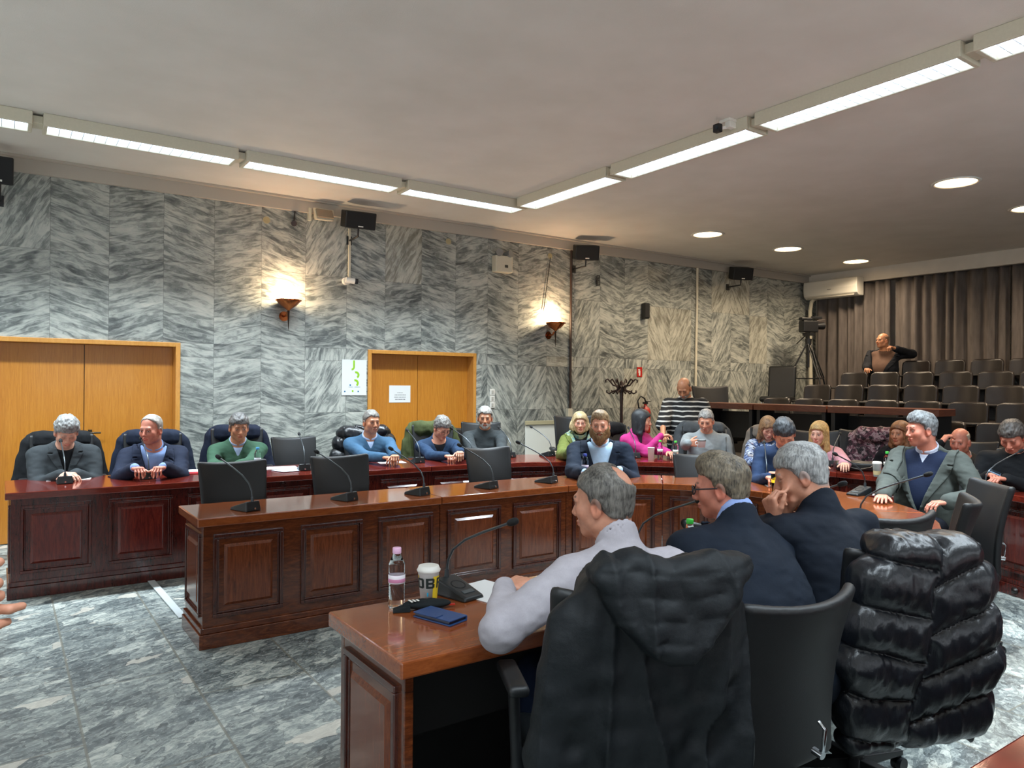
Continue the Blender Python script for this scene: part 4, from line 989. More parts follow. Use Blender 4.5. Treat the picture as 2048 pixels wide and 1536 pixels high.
ALL['n2']=person('person with glasses in a navy suit jacket seen from behind at the near desk',1442,975,2.88,td=(74,),hd=(121,),pitch=8,lean=.36,
  hands=[hp(1385,1130,.80,c=.5),hp(1500,1110,.80,c=.5)],o=dict(hair='short',hth=.010,quiff=.022,hc='5b5245',hd='2b2823',hl='857965',skin='pink',glasses='20242c',gr=.0028,bw=1.22,hres=.0032,cres=.008,top=dict(k='jacket',n='navy_suiting',c='171f2b',v=.3,sl=.3,**{'in':'8ba0cf'})))
ALL['n3']=person('person with silver hair in a navy polo jumper, hands joined at the mouth',1600,950,3.0,td=(78,),hd=(130,),pitch=18,lean=.34,
  hands=[ht(1552,1040,2.93,c=1.0,d=(-.2,.25,.95),n=(.8,-.2,.2),pole=(-.6,.1,-1),near=1),ht(1564,1046,3.02,c=1.0,d=(-.35,.1,.9),n=(-.7,-.6,.1),pole=(.6,.4,-1),near=1)],o=dict(hair='short',hth=.011,line='low',hc='9b9b99',hd='5a5b5c',hl='b3b4b2',skin='fair',bw=1.15,hres=.0034,cres=.008,top=dict(k='turtle',n='navy_pique',c='121924',h=.03),leg=('grey_trousers','2b2e33')))
# ================================================================== CHAIRS UNDER AND BEHIND PEOPLE
def wang(v): return math.atan2(v[1],v[0])
def chair_for(k,label,dx=0,dy=0,back=0,rot=0,sc=1,zs=None,z=0):
    e,i=ALL[k]; f=i['f']; r=i['r']; b=i['base']; a=wang(f)+rot
    return chair(float(b[0]+r[0]*dx-f[0]*back),float(b[1]+r[1]*dx-f[1]*back),a,label,z=z,sc=sc,zs=zs)
CH={}
for k,l,zs,bk in (('p1','chair of the grey haired man in the grey blazer at far left',1.1,.04),('p2','chair of the navy suit man at the left desk',1.1,.04),('p3','chair of the green jumper man',1.12,.04),('p4','chair of the blue jumper man under a black puffer jacket',1.1,.04),('p5','chair of the denim jacket man under an olive coat',1.1,.05),
    ('p6','black chair of the man in the charcoal roll neck',1.12,.04),('p7','chair of the blonde woman in the green jacket',1.2,.08),('p8','chair of the bearded man',.95,.04),('p9','chair of the woman in the pink jumper',1.1,.1),('p11','chair of the man with the white mug',1.1,.06),('p12','chair of the woman in the blue patterned dress',1.1,.06),
    ('p13','chair of the black haired man at the inner desk',.95,.05),('p14','chair of the blonde woman in pink',1.1,.06),('p16','chair of the grey blazer man',.95,.06),('p15','chair of the brown haired woman in black',1.05,.05),('p17','chair of the bald older man',1.05,.05),('p18','chair of the man with the phone at the right picture edge',1.05,.05)):
    CH[k]=chair_for(k,l,zs=zs,back=bk)
CH['n1']=chair(1.43,1.60,math.radians(66),'chair of the pale shirt man under a black hooded coat, armrest showing',sc=.9,zs=1.05)
CH['n2']=chair(1.92,1.55,math.radians(86),'chair of the navy suit man in the foreground, leather back with silver lever',zs=.96)
CH['n3']=chair(2.70,1.58,math.radians(66),'chair of the silver haired man in the foreground under a black puffer jacket',sc=.9,zs=1.0)
chair(3.33,1.99,math.radians(80),'empty black chair just right of the silver haired man in the foreground')
chair(3.93,2.03,math.radians(116),'empty black chair seen almost edge on, silver lever on its back, at the curve')
chair(4.66,2.18,math.radians(138),'empty black chair at the curve nearest to the grey blazer man')
chair(4.6,7.35,-PI/2-.1,'low black chair between the roll neck man and the leaning whiteboard',zs=1.05)
chair(8.3,6.85,-PI/2-.35,'tall black executive chair behind the man in the striped jumper',z=.28,sc=1.2,zs=1.3)
chair(6.25,4.35+.85,math.atan2(-.7,-1)+0,'empty chair back before the man with the mug, at the inner desk') if False else None
q=PT(1410,960,5.9); chair(float(q.x)+.14,float(q.y)+.1,math.radians(232),'empty grey black chair right of the bearded man at the inner desk',zs=.98)
# ================================================================== COATS ON CHAIRS
def coat(ch,label,m,kind='plain',w=.27,bot=.30,sleeves=True,hood=False,res=.009,name='coat',cat='coat',group=None,top=.0,dz=0,wild=1.):
    sz=ch.scale[2]; ztop=.965*sz+top
    def f(P):
        x=P[:,0]; z=P[:,2]; t=np.clip((z-bot)/(ztop-bot),0,1)
        hw=w*(1.0-.18*t**3)+.015*(1-t); yc=-.285-.07*t
        cr=1-np.abs(np.sin(x*24+2.2*vn(P*A(1,1,.35),6,3))); fold=-cr**2*.012*(1.1-t*.6)*wild+vn(P*A(1,1,.5),10,5)*.009*wild+vn(P,24,8)*.003*wild
        Q=np.stack([x*w/hw,P[:,1]-yc,z],1); d=rbox(Q,(0,0,(bot+ztop)/2),(w,.062,(ztop-bot)/2),.055)
        Q2=np.stack([x*w/hw,P[:,1]-yc-.02,z],1); d=smin(d,rbox(Q2,(0,.02,ztop-.06),(w*.92,.075,.07),.05),.03)
        if sleeves:
            for s in(-1,1): d=smin(d,smin(caps(P,(s*w*.85,-.35,ztop-.10),(s*(w+.02),-.33,.62*sz),.055,.052),caps(P,(s*(w+.02),-.33,.62*sz),(s*(w+.005),-.30,bot+.06),.052,.042),.03),.045)
        if hood:
            zz=(ztop+.05-z)/.22; hwid=.20-.15*np.clip(zz,0,1)**1.5; Qh=np.stack([(x-.03)*.2/hwid,P[:,1]+.395+.03*np.clip(zz,0,1),z],1); h=rbox(Qh,(0,0,ztop-.06),(.2,.05,.115),.045); q=np.minimum(np.abs(np.sin(z*PI/.055+2*vn(P,7,2))),np.abs(np.sin((x+.3*z)*PI/.12))); d=smin(d,h-.007*q**.5-.006*vn(P,20,4),.006)
        if kind=='puff':
            sd=(x+.02*vn(P,5,9)+.10*(ztop-z)-.02>0); zz=z+np.where(sd,.055-.35*x,.22*x)+.014*vn(P,6,4); g=np.abs(np.sin(zz*PI/.155)); ss=np.clip(np.abs(x+.02*vn(P,5,9)+.10*(ztop-z)-.02)/.05,0,1); d=d+.006-.034*np.minimum(g**.55,.25+.75*ss**.5)+vn(P*A(1.5,1,.7),38,7)*.004; fold=fold*.5
        return d+fold
    me=sdf(name,f,(-w-.16,-.56,bot-.08),(w+.16,-.10,ztop+.13),res)
    o=obj(name,me,m); o.location=ch.location; o.rotation_euler=ch.rotation_euler
    return tag(o,label,cat,group)
def nylon(name,c,r=.32):
    n=NT(name); co=n.objco(); f=n.noise(n.scale(co,(1,1,.5)),42,4,.6); n.col(hx(c)); n.p(Roughness=r); n.bump(f,.35,.008); return n.m
M_NYL=nylon('black_nylon','12151a'); M_SOFT=cloth('black_softshell','14181b',.5,wr=.5)
coat(CH['n1'],'black hooded coat draped over the chair back behind the pale shirt man',M_SOFT,w=.215,bot=.16,hood=True,res=.006,top=.06,wild=2.0)
coat(CH['n3'],'shiny black puffer jacket hung over the chair behind the silver haired man',M_NYL,'puff',w=.215,bot=.32,res=.006,top=.04)
coat(CH['p1'],'black coat over the chair of the grey blazer man at far left',cloth('black_wool_coat','16181b'),w=.29,bot=.45,top=.03)
coat(CH['p2'],'navy coat over the chair of the navy suit man at the left desk',cloth('navy_coat','171f30'),w=.29,bot=.45,top=.03)
coat(CH['p3'],'dark navy coat over the chair of the green jumper man',cloth('dark_navy_coat','131a2b'),w=.28,bot=.45,top=.03)
coat(CH['p4'],'black puffer jacket over the chair of the blue jumper man',M_NYL,'puff',w=.29,bot=.45)
coat(CH['p5'],'olive green coat over the chair of the denim jacket man',cloth('olive_cotton','474e30'),w=.29,bot=.45,top=.04,wild=1.6)
coat(CH['p9'],'black coat over the chair of the woman in the pink jumper',cloth('black_coat_cloth','14171a'),w=.28,bot=.45,top=.03)
coat(CH['p11'],'grey coat over the chair of the man with the white mug',cloth('mid_grey_coat','4d5154'),w=.31,bot=.45,top=.05)
coat(CH['p12'],'beige grey coat over the chair of the woman in the blue patterned dress',cloth('beige_coat','857c72'),w=.28,bot=.45,top=.02)
q=PT(1722,905,7.5); cf=chair(float(q.x),float(q.y),math.atan2(-q.y+2.0,-q.x+2.6),'chair right of the blonde woman in pink, hung with a patterned coat',zs=1.12)
fc=coat(cf,'burgundy patterned coat hung over the chair beside the blonde woman in pink',M_FLORAL,w=.24,bot=.5,top=.03,wild=1.5); fc.location=fc.location+Vector((math.cos(cf.rotation_euler[2]+PI/2),math.sin(cf.rotation_euler[2]+PI/2),0))*.09+Vector((math.cos(cf.rotation_euler[2]),math.sin(cf.rotation_euler[2]),0))*-.12
# hand at the left picture edge: a person sitting close to the camera, mostly out of frame
ALL['edge']=person('person at the left picture edge of whom only a hand reaches the frame',-620,930,1.0,td=(80,),hd=(80,),lean=.05,stand=0,
  hands=[dict(p=(-.42,1.25,1.05),c=.5),dict(p=tuple(PT(-160,1222,1.08)),E=tuple(PT(-480,1270,1.05)),c=1.45,d=tuple(CX),n=tuple(CF),th=tuple(CY))],o=dict(hair='short',hc='3a3029',skin='fair',top=dict(k='sweater',n='dark_knit',c='2a2c31')))
# ================================================================== AUDIENCE SEATS
M_SEAT=leather('brown_black_vinyl','231e1c',.34); M_SEATD=plain('seat_shell','141314',.5)
def make_seat():
    e=thing('auditorium_seat','x','seat',group='auditorium seats in the rear rows')
    def back(P):
        z=P[:,2]; y=P[:,1]+.02+.10*(z-.45)-.09*(P[:,0]/.23)**2; return rbox(np.stack([P[:,0],y,z],1),(0,0,.66),(.225,.032,.24),.03+0*0)
    def bk(P):
        z=P[:,2]; x=P[:,0]; y=P[:,1]+.02+.10*(z-.45)-.07*(x/.23)**2; Q=np.stack([x,y,z],1); d=rbox(Q,(0,0,.66),(.225,.03,.24),.028)
        Q2=np.stack([x,z-.66],1); r=.085; q=np.abs(Q2)-A(.225,.24)+r; d2=np.linalg.norm(np.maximum(q,0),axis=1)+np.minimum(q.max(axis=1),0)-r
        return smax(d,d2,.01)
    obj('backrest',sdf('seat_back',bk,(-.26,-.14,.38),(.26,.14,.94),.010),M_SEAT,e)
    obj('seat',sdf('seat_pan',lambda P:rbox(P,(0,.25,.42),(.225,.22,.045),.04),(-.26,0,.35),(.26,.5,.49),.012),M_SEAT,e)
    m=MB(); 
    for s in(-1,1): m.box((s*.20,.1,.2),(.03,.06,.4)); m.box((s*.20,.1,.012),(.06,.24,.024))
    obj('frame',m,M_SEATD,e,.003)
    m=MB(); m.prism([(-.245,.02),(-.245,.30),(-.2,.36),(.2,.36),(.245,.30),(.245,.02)],.635,.66); obj('writing_tablet',m,M_SEATD,e,.008)
    return e
seat0=make_seat(); first=True; nseat=0
rows=[(8.5,.28,[5.74,5.12,4.51,3.96,3.42,2.9,2.38]),(9.3,.48,[6.66,6.14,5.63,5.10,4.59,4.07,3.55,3.03]),(10.2,.68,[6.59,6.08,5.57,5.06,4.55,4.04,3.52,3.0]),(11.1,.88,[6.53,6.04,5.54,5.02,4.51,4.0,3.48]),(12.0,1.10,[6.02,5.51,4.99,4.48,3.97,3.46])]
rl=['front row behind the long narrow desk','second row','third row','fourth row','top row by the curtain']
for ri,(X,z,Ys) in enumerate(rows):
    for j,Y in enumerate(Ys):
        l='dark vinyl auditorium seat in the %s, number %d counted from the marble wall'%(rl[ri],j+1)
        l='dark vinyl seat, %s, %s from the marble wall'%(rl[ri],['first','second','third','fourth','fifth','sixth','seventh','eighth'][j])
        zz=TX[ri][1]; sc=1.0
        if first: seat0.location=(X,Y,zz); seat0.rotation_euler=(0,0,PI/2); seat0['label']=l; first=False
        else: dup(seat0,(X,Y,zz),PI/2,l)
# chrome-legged chair at the wall
def cantilever():
    e=thing('visitor_chair','black padded chair with chrome legs on the raised tier by the marble wall','chair',(10.8,7.72,.88),math.radians(110))
    obj('backrest',sdf('b',lambda P:rbox(np.stack([P[:,0],P[:,1]+.22+.12*(P[:,2]-.5),P[:,2]],1),(0,0,.74),(.23,.035,.28),.034),(-.27,-.4,.4),(.27,-.1,1.06),.01),M_LEA,e)
    obj('seat',sdf('s',lambda P:rbox(P,(0,.03,.45),(.24,.25,.05),.045),(-.28,-.25,.37),(.28,.32,.53),.011),M_LEA,e)
    for s in(-1,1):
        for y in(-.17,.22): m=MB(); m.tube([(s*.2,y,.41),(s*.22,y*1.08,.0)],.012); obj('leg',m,M_CHROME,e)
cantilever()
# long narrow desks before the tiers
M_DESKE=wood('tier_desk_wood','4e2a1e','6b3c2b','7d4a35',.3,(1,1,6),.2)
for (y0,y1),l in (((6.79,5.98),'narrow brown desk before the seat rows, nearest the marble wall'),((5.96,4.96),'middle one of three narrow brown desks before the seat rows'),((4.94,3.71),'narrow brown desk before the seat rows, above the grey blazer man')):
    e=thing('narrow_desk',l,'desk',(8.02,(y0+y1)/2,.28),0,'narrow desks in front of the auditorium seats'); w=y0-y1
    obj('desktop',MB().box((0,0,1.0),(.36,w,.075)),M_DESKE,e,.004)
    for s in(-1,1): obj('leg',MB().box((0,s*(w/2-.05),.481),(.30,.05,.962)),M_BLACKP,e,.003)
    obj('back_panel',MB().box((.12,0,.75),(.02,w-.16,.35)),M_SEATD,e)
# ================================================================== WALL FITTINGS
M_COPPER=plain('polished_copper','b5683c',.2,1); M_SPK=plain('speaker_black','0c0e10',.5); M_RED=plain('sign_red','b02318',.4)
def sconce(c,label):
    e=thing('wall_sconce',label,'wall lamp',(c.x,YW,c.z),0,'copper uplight sconces')
    m=MB(); m.lathe([(.001,-.02),(.05,-.018),(.055,-.005),(.055,.0)],(0,-.0,-.16),n=24,M=Matrix.Rotation(PI/2,3,'X')); m.tube([(0,-.02,-.16),(0,-.1,-.155),(0,-.13,-.12)],.012); obj('wall_plate',m,M_COPPER,e)
    m=MB(); m.lathe([(.012,-.11),(.03,-.09),(.085,-.055),(.125,-.012),(.135,.0),(.135,.008),(.128,.004),(.118,-.012),(.07,-.05),(.012,-.075)],(0,-.16,0),n=36,cap=False); m.lathe([(.137,-.004),(.145,.002),(.137,.010)],(0,-.16,0),n=36,cap=False); obj('bowl',m,M_COPPER,e)
    m=MB(); m.lathe([(.014,-.10),(.010,-.18),(.004,-.30),(.001,-.33)],(0,-.16,0),n=12); obj('spike',m,plain('dark_bronze','2b1d15',.35,.8),e)
    m=MB(); m.cyl((-.05,-.16,.03),(.05,-.16,.03),.009,n=10); obj('bulb',m,emit('warm_bulb','ffc87f',90),e)
    ld=bpy.data.lights.new('sconce_lamp','POINT'); ld.energy=26; ld.color=(1,.74,.46); ld.shadow_soft_size=.045; lo=bpy.data.objects.new('sconce_lamp',ld); link(lo,e); lo.location=(0,-.14,.075)
sconce(PY(568,604,YW-.0),'copper bowl wall lamp between the two doors'); sconce(PY(1097,648,YW),'copper bowl wall lamp right of the narrow door')
def speaker(u,v,w,h,d,yaw,label,tilt=.25,Y=None,mount=True,badge=True):
    c=PY(u,v,YW-.28 if Y is None else Y); e=thing('loudspeaker',label,'loudspeaker',tuple(c),yaw)
    R=Matrix.Rotation(tilt,3,'X')
    m=MB(); m.box((0,0,0),(w,d,h),M=R); obj('cabinet',m,M_SPK,e,.012)
    m=MB(); m.box(R@Vector((0,-d/2-.003,0)),(w*.92,.008,h*.88),M=R); obj('grille',m,plain('speaker_grille','08090a',.7),e,.002)
    if badge: m=MB(); m.box(R@Vector((0,-d/2-.009,-h*.36)),(w*.16,.003,h*.07),M=R); obj('badge',m,M_WHITE,e)
    if mount:
        m=MB(); iy=YW-c.y; wp=Matrix.Rotation(-yaw,3,'Z')@Vector((0,iy-.01,-h*.5-.10)); m.tube([(0,0,-h/2),(0,.02,-h/2-.09),tuple(wp)],.011); m.box(tuple(wp),(.06,.02,.10),M=Matrix.Rotation(-yaw,3,'Z')); obj('bracket',m,M_BLACKP,e)
    return e
speaker(717,440,.36,.19,.2,-.1,'black loudspeaker below the ceiling above the narrow door, tilted down')
speaker(1172,505,.34,.20,.22,-.5,'black loudspeaker on the marble wall right of the second wall lamp')
speaker(1482,547,.34,.20,.22,-.5,'black loudspeaker high on the marble wall near the air conditioner')
speaker(0,340,.2,.24,.2,0,'black loudspeaker cut off by the left picture edge')
speaker(1291,622,.09,.24,.1,-.2,'small slim black loudspeaker halfway up the marble wall',0,YW-.07,False,False)
def atwall(u,v,d=0): return PY(u,v,YW-d)
def wthing(name,label,cat,u,v,d=0,**k): return thing(name,label,cat,tuple(atwall(u,v,d)),0,**k)
e=wthing('flood_light','beige floodlight lantern on the wall left of the ceiling loudspeaker','lamp',641,433)
m=MB(); m.hexa([(-.10,-.16,-.07),(.10,-.16,-.07),(.08,-.02,-.05),(-.08,-.02,-.05),(-.12,-.10,.07),(.12,-.10,.07),(.09,0,.06),(-.09,0,.06)]); obj('housing',m,M_CREAM,e,.006); m=MB(); m.box((0,-.14,.005),(.19,.02,.11),M=Matrix.Rotation(-.5,3,'X')); obj('lamp_face',m,plain('dim_glass','8d7f6c',.2),e,.003); m=MB(); m.box((-.14,-.03,0),(.03,.05,.14)); obj('bracket',m,M_CREAM,e)
e=wthing('emergency_light','white emergency lighting box with two spot heads on the marble wall','emergency light',1000,530)
m=MB(); m.box((0,-.055,0),(.27,.11,.22)); obj('housing',m,M_CREAM,e,.012)
for s in(-1,1):
    m=MB(); m.cyl((s*.06,-.03,.13),(s*.09,-.13,.145),.042,.05,n=20); m.cyl((s*.06,-.03,.10),(s*.06,-.03,.15),.012); obj('spot_head',m,plain('spot_grey','8b8f92',.25,.5),e)
m=MB(); m.box((.03,-.112,-.03),(.05,.004,.035)); obj('indicator',m,plain('indicator_dark','4a463c',.4),e)
p=atwall(700,458); q2=atwall(696,556)
struct('trim_5',MB().box(((p.x+q2.x)/2,YW-.012,(p.z+q2.z)/2),(.028,.024,p.z-q2.z)),M_CREAM,bevel=.003)
e=wthing('security_camera','small white security camera with black lens at the end of the conduit','camera',694,563)
m=MB(); m.cyl((-.02,0,0),(-.02,-.05,0),.045,n=20); m.cyl((-.05,-.09,.005),(.05,-.11,-.005),.034,n=20); obj('camera_body',m,M_WHITE,e,.004); m=MB(); m.cyl((.05,-.11,-.005),(.085,-.116,-.008),.033,n=20); obj('lens',m,M_BLACKP,e)
for u,v,l in((533,440,'pale round cover disc on the marble left of the first wall lamp'),(897,483,'pale round cover disc on the marble above the narrow door'),(1100,512,'pale round cover disc on the marble above the second wall lamp')):
    o=obj('cover_disc',MB().lathe([(.001,-.012),(.034,-.011),(.04,-.004),(.04,0)],tuple(atwall(u,v)),n=24,M=Matrix.Rotation(PI/2,3,'X')),plain('aged_ivory','b5a77f',.5)); tag(o,l,'cover','round cover discs on the marble wall')
o=obj('hanging_bell',MB().cyl(tuple(atwall(588,447,.01)),tuple(atwall(588,447,.06)),.032,n=20).tube([tuple(atwall(591,410,.015)),tuple(atwall(588,447,.015))],.006),plain('bell_dark','2a1a14',.4)); tag(o,'small dark round bell hanging from a wire under the cornice','bell')
# conduits
def conduit(u0,v0,u1,v1,r,mat,label,d=.02):
    a=atwall(u0,v0,d); b=atwall(u1,v1,d); o=obj('conduit',MB().tube([tuple(a),tuple(b)],r),mat); return tag(o,label,'cable')
conduit(1143,492,1140,832,.017,plain('dark_conduit','3a2a20',.5),'dark vertical conduit right of the second wall lamp')
conduit(1395,526,1391,775,.02,M_CREAM,'white vertical conduit on the marble behind the striped jumper man')
conduit(1101,515,1087,622,.005,plain('thin_cable','2b201a',.5),'thin slanted cable running down to the second wall lamp')
e=wthing('cable_hook','black iron hook bracket on the marble wall','bracket',1193,562); obj('hook',MB().tube([(-.03,-.03,-.07),(.03,-.04,-.06),(.04,-.03,.0),(-.03,-.03,.02),(-.02,-.04,.07),(.03,-.03,.08),(.03,-.02,.03)],.008).box((0,-.01,0),(.03,.02,.1)),M_BLACKP,e)
# switch plates
p=atwall(984,797)
for i in range(3):
    e=thing('switch_plate',['top one of three white switch plates right of the narrow door','middle one of three white switch plates right of the narrow door','lowest one of three white switch plates right of the narrow door'][i],'switch',(p.x,YW,p.z+.085-.085*i),0,'white switch plates beside the narrow door')
    obj('plate',MB().box((0,-.006,0),(.075,.012,.08)),M_WHITE,e,.003); obj('rocker',MB().box((0,-.014,0),(.03,.008,.045)),plain('rocker_grey','b5b2a8',.4),e,.002)
o=obj('junction_box',MB().box(tuple(atwall(1138,826,.03)),(.08,.06,.13)),M_CREAM,None,.004); tag(o,'small cream junction box at the lower end of the dark conduit','box')
# poster
e=wthing('poster','white poster with green letter shapes left of the narrow door','poster',708.5,755,.006)
a=atwall(684,755); b=atwall(733,755); w=b.x-a.x; hgt=atwall(708,719).z-atwall(708,790).z
obj('sheet',MB().box((0,0,0),(w,.004,hgt)),plain('poster_paper','dfe4e2',.5),e)
M_GRN=plain('poster_green','8fc424',.5); k=hgt/.43
def arc(cx,cz,r,a0,a1,th,dy=-.0035,n=14):
    m=MB(); V=[]; 
    for i in range(n+1):
        t=math.radians(a0+(a1-a0)*i/n)
        for rr in(r-th/2,r+th/2):
            for y in(dy,dy+.0015): V.append((cx+rr*math.cos(t),y,cz+rr*math.sin(t)))
    F=[]
    for i in range(n):
        q=4*i; F+=[(q,q+2,q+6,q+4),(q+1,q+5,q+7,q+3),(q,q+4,q+5,q+1),(q+2,q+3,q+7,q+6)]
    F+=[(0,1,3,2),(4*n,4*n+2,4*n+3,4*n+1)]; m.add(V,F); return m
m=arc(-.035,.125,.03,-90,10,.022); m.box((-.005,-.0028,.165),(.022,.0015,.075)); m.add(*(lambda q:(q.V,q.F))(arc(.02,.03,.032,-60,110,.024))); m.add(*(lambda q:(q.V,q.F))(arc(.012,-.065,.032,-60,110,.024))); obj('green_letters',m,M_GRN,e)
m=MB(); m.cyl((-.05,-.002,-.09),(-.05,-.0035,-.09),.010,n=14); m.box((-.045,-.0028,-.112),(.05,.0015,.004)); m.box((.04,-.0028,-.112),(.07,.0015,.004)); m.cyl((-.12*k,-.002,-.165),(-.12*k,-.0035,-.165),.009,n=12); m.cyl((.05,-.002,-.165),(.05,-.0035,-.165),.009,n=12); obj('blue_marks',m,plain('poster_blue','2f6f9a',.5),e)
m=MB(); m.box((-.02,-.0028,-.16),(.02,.0015,.02)); obj('green_mark',m,M_GRN,e)
# notice on the door
yd=YW+.135; a=PY(778,788,yd); b=PY(820.5,788,yd); w=b.x-a.x; z1=PY(799,771,yd).z; z0=PY(799,805,yd).z
e=thing('paper_notice','white paper notice taped to the left leaf of the narrow door','notice',((a.x+b.x)/2,yd-.003,(z0+z1)/2)); obj('sheet',MB().box((0,0,0),(w,.002,z1-z0)),plain('white_paper','e3e6e4',.6),e)
m=MB()
for i,(l,h_) in enumerate(((.07,.006),(.14,.007),(.15,.007),(.13,.010))): 
    x=-l/2; rr=random.Random(i)
    while x<l/2: ww=rr.uniform(.008,.02); m.box((x+ww/2,-.0016,.015-.027*i),(ww,.001,h_)); x+=ww+.005
obj('printed_lines',m,plain('ink','6d6f73',.6),e)
# fire sign and extinguisher
e=wthing('fire_sign','red fire extinguisher sign with white pictogram on the marble wall','sign',1279,744,.005); obj('plate',MB().box((0,0,0),(.11,.006,.15)),M_RED,e)
m=MB(); m.box((0,-.004,-.02),(.028,.002,.075)); m.box((0,-.004,.025),(.016,.002,.02)); m.box((-.012,-.004,.04),(.04,.002,.007)); m.box((-.028,-.004,.01),(.006,.002,.055)); obj('pictogram',m,M_WHITE,e)
p=atwall(1286,812,.09); e=thing('fire_extinguisher','red fire extinguisher with a looped black hose on the marble wall','fire extinguisher',(p.x+.05,p.y,p.z-.42))
m=MB(); m.lathe([(.001,0),(.07,.0),(.078,.02),(.078,.34),(.06,.39),(.025,.42),(.022,.45)],n=24); obj('cylinder',m,M_RED,e)
m=MB(); m.box((0,0,.465),(.03,.09,.03)); m.box((0,-.06,.49),(.02,.1,.012)); obj('valve',m,M_BLACKP,e,.003)
m=MB(); m.tube([(0.0,-.02,.46),(-.05,-.03,.54),(-.13,-.03,.57),(-.19,-.03,.50),(-.17,-.03,.40),(-.11,-.03,.37),(-.06,-.05,.42)],.012); obj('hose',m,M_BLACKP,e)
m=MB(); m.box((0,.082,.3),(.05,.015,.1)); obj('wall_bracket',m,M_RED,e)
# coat stand
p=PY(1243,768,7.85); e=thing('coat_stand','dark brown bentwood coat stand against the marble wall','coat stand',(p.x,p.y,0)); ztop=p.z
M_BENT=plain('dark_bentwood','2b1712',.35)
m=MB(); m.lathe([(.03,.04),(.024,.3),(.022,ztop-.3),(.028,ztop-.1),(.03,ztop+.02),(.015,ztop+.04),(.001,ztop+.05)],n=16); obj('pole',m,M_BENT,e)
for k_ in range(6):
    a=2*PI*k_/6+.5; d=Vector((math.cos(a),math.sin(a),0)); m=MB(); m.tube([d*r_+Vector((0,0,z_)) for r_,z_ in((.02,ztop-.12),(.07,ztop-.03),(.12,ztop-.02),(.16,ztop+.03),(.2,ztop+.07),(.235,ztop+.05),(.225,ztop+.02))],.012); m.tube([d*r_+Vector((0,0,z_)) for r_,z_ in((.02,ztop-.02),(.07,ztop-.09),(.13,ztop-.11),(.18,ztop-.14),(.215,ztop-.12),(.21,ztop-.09))],.011); obj('hook',m,M_BENT,e)
for k_ in range(4):
    a=PI/4+PI*k_/2; d=Vector((math.cos(a),math.sin(a),0)); m=MB(); m.tube([d*.02+Vector((0,0,.3)),d*.12+Vector((0,0,.18)),d*.25+Vector((0,0,.03)),d*.28+Vector((0,0,.014))],.014); obj('leg',m,M_BENT,e)
# whiteboard
p=PY(1083,866,7.75); e=thing('whiteboard','small whiteboard with cream top rail standing between the low black chair and the blonde woman','whiteboard',(p.x,p.y,0))
m=MB(); m.box((0,0,.82),(.52,.02,.46)); obj('board',m,plain('board_white','d6d8cf',.35),e,.003); obj('top_rail',MB().box((0,-.012,1.045),(.54,.03,.05)),plain('board_rail','a79f7f',.5),e,.003); obj('pen_tray',MB().box((0,-.012,.585),(.54,.03,.025)),plain('board_rail','a79f7f',.5),e,.003)
for s in(-1,1): m=MB(); m.tube([(s*.22,.02,.9),(s*.26,.0,.012)],.012); m.box((s*.26,0,.008),(.03,.34,.016)); obj('leg',m,M_BLACKP,e)
# ================================================================== AIR CONDITIONER
c=PX(1686,572,XC-.2); e=thing('air_conditioner','white split air conditioner hung high in the corner by the curtain','air conditioner',(XC-.28,7.65,3.31))
m=MB(); prof=[(-.23,.15),(-.24,.0),(-.22,-.11),(-.15,-.16),(-.01,-.16),(-.01,.16),(-.2,.16)]
V=[];
for y in(-.52,.52): V+=[(x,y,z) for x,z in prof]
n_=len(prof); m.add(V,[tuple(range(n_))[::-1],tuple(range(n_,2*n_))]+[(i,(i+1)%n_,n_+(i+1)%n_,n_+i) for i in range(n_)]); obj('housing',m,plain('ac_white','d8d4c8',.35),e,.012)
m=MB(); m.box((-.19,0,-.137),(.06,.9,.012),M=Matrix.Rotation(-.7,3,'Y')); obj('air_flap',m,plain('flap_grey','a9a59a',.4),e,.002)
m=MB(); m.box((-.243,0,-.02),(.003,.07,.012)); obj('badge',m,plain('badge_grey','8d8a83',.4),e)
for s in (): pass
a=Vector((XC-.42,8.0,3.16)); o=obj('drain_pipe',MB().tube([a,a+Vector((.02,.07,-.05)),a+Vector((.05,.12,-.2)),(XC-.33,8.14,2.2),(XC-.35,8.1,1.3)],.035,12),M_CREAM); tag(o,'white drain pipe curving down from the air conditioner','pipe')
# ================================================================== VIDEO CAMERA ON TRIPOD
p=PT(1617,655,12.9); fz=1.08; e=thing('tripod','tall black camera tripod behind the seats by the marble wall','tripod',(p.x,p.y,fz)); zt=PT(1617,672,12.9).z-fz
m=MB(); m.cyl((0,0,zt-.55),(0,0,zt),.022); m.cyl((0,0,zt-.16),(0,0,zt-.05),.05,.06); obj('centre_column',m,M_BLACKP,e); m=MB(); m.box((0,0,zt+.03),(.12,.16,.05)); m.tube([(0,.05,zt+.02),(.1,.3,zt-.12)],.01); obj('fluid_head',m,M_BLACKP,e,.004)
for k_,a in enumerate((2.3,4.3,6.0)):
    d=Vector((math.cos(a),math.sin(a),0)); m=MB()
    for s in(-.03,.03): t_=Vector((-d.y,d.x,0))*s; m.tube([t_+Vector((0,0,zt-.08)),d*.32+t_*.7+Vector((0,0,zt*.46))],.011)
    m.tube([d*.32+Vector((0,0,zt*.46)),d*.5+Vector((0,0,.012))],.014); obj('leg',m,M_BLACKP,e)
m=MB(); 
for a,b in((2.3,4.3),(4.3,6.0),(6.0,2.3)): m.tube([(.33*math.cos(a),.33*math.sin(a),zt*.45),(.33*math.cos(b),.33*math.sin(b),zt*.45)],.007)
obj('spreader',m,M_BLACKP,e)
e2=thing('video_camera','black broadcast video camera mounted on the tall tripod','camera',(p.x,p.y,fz+zt+.055),math.radians(-20))
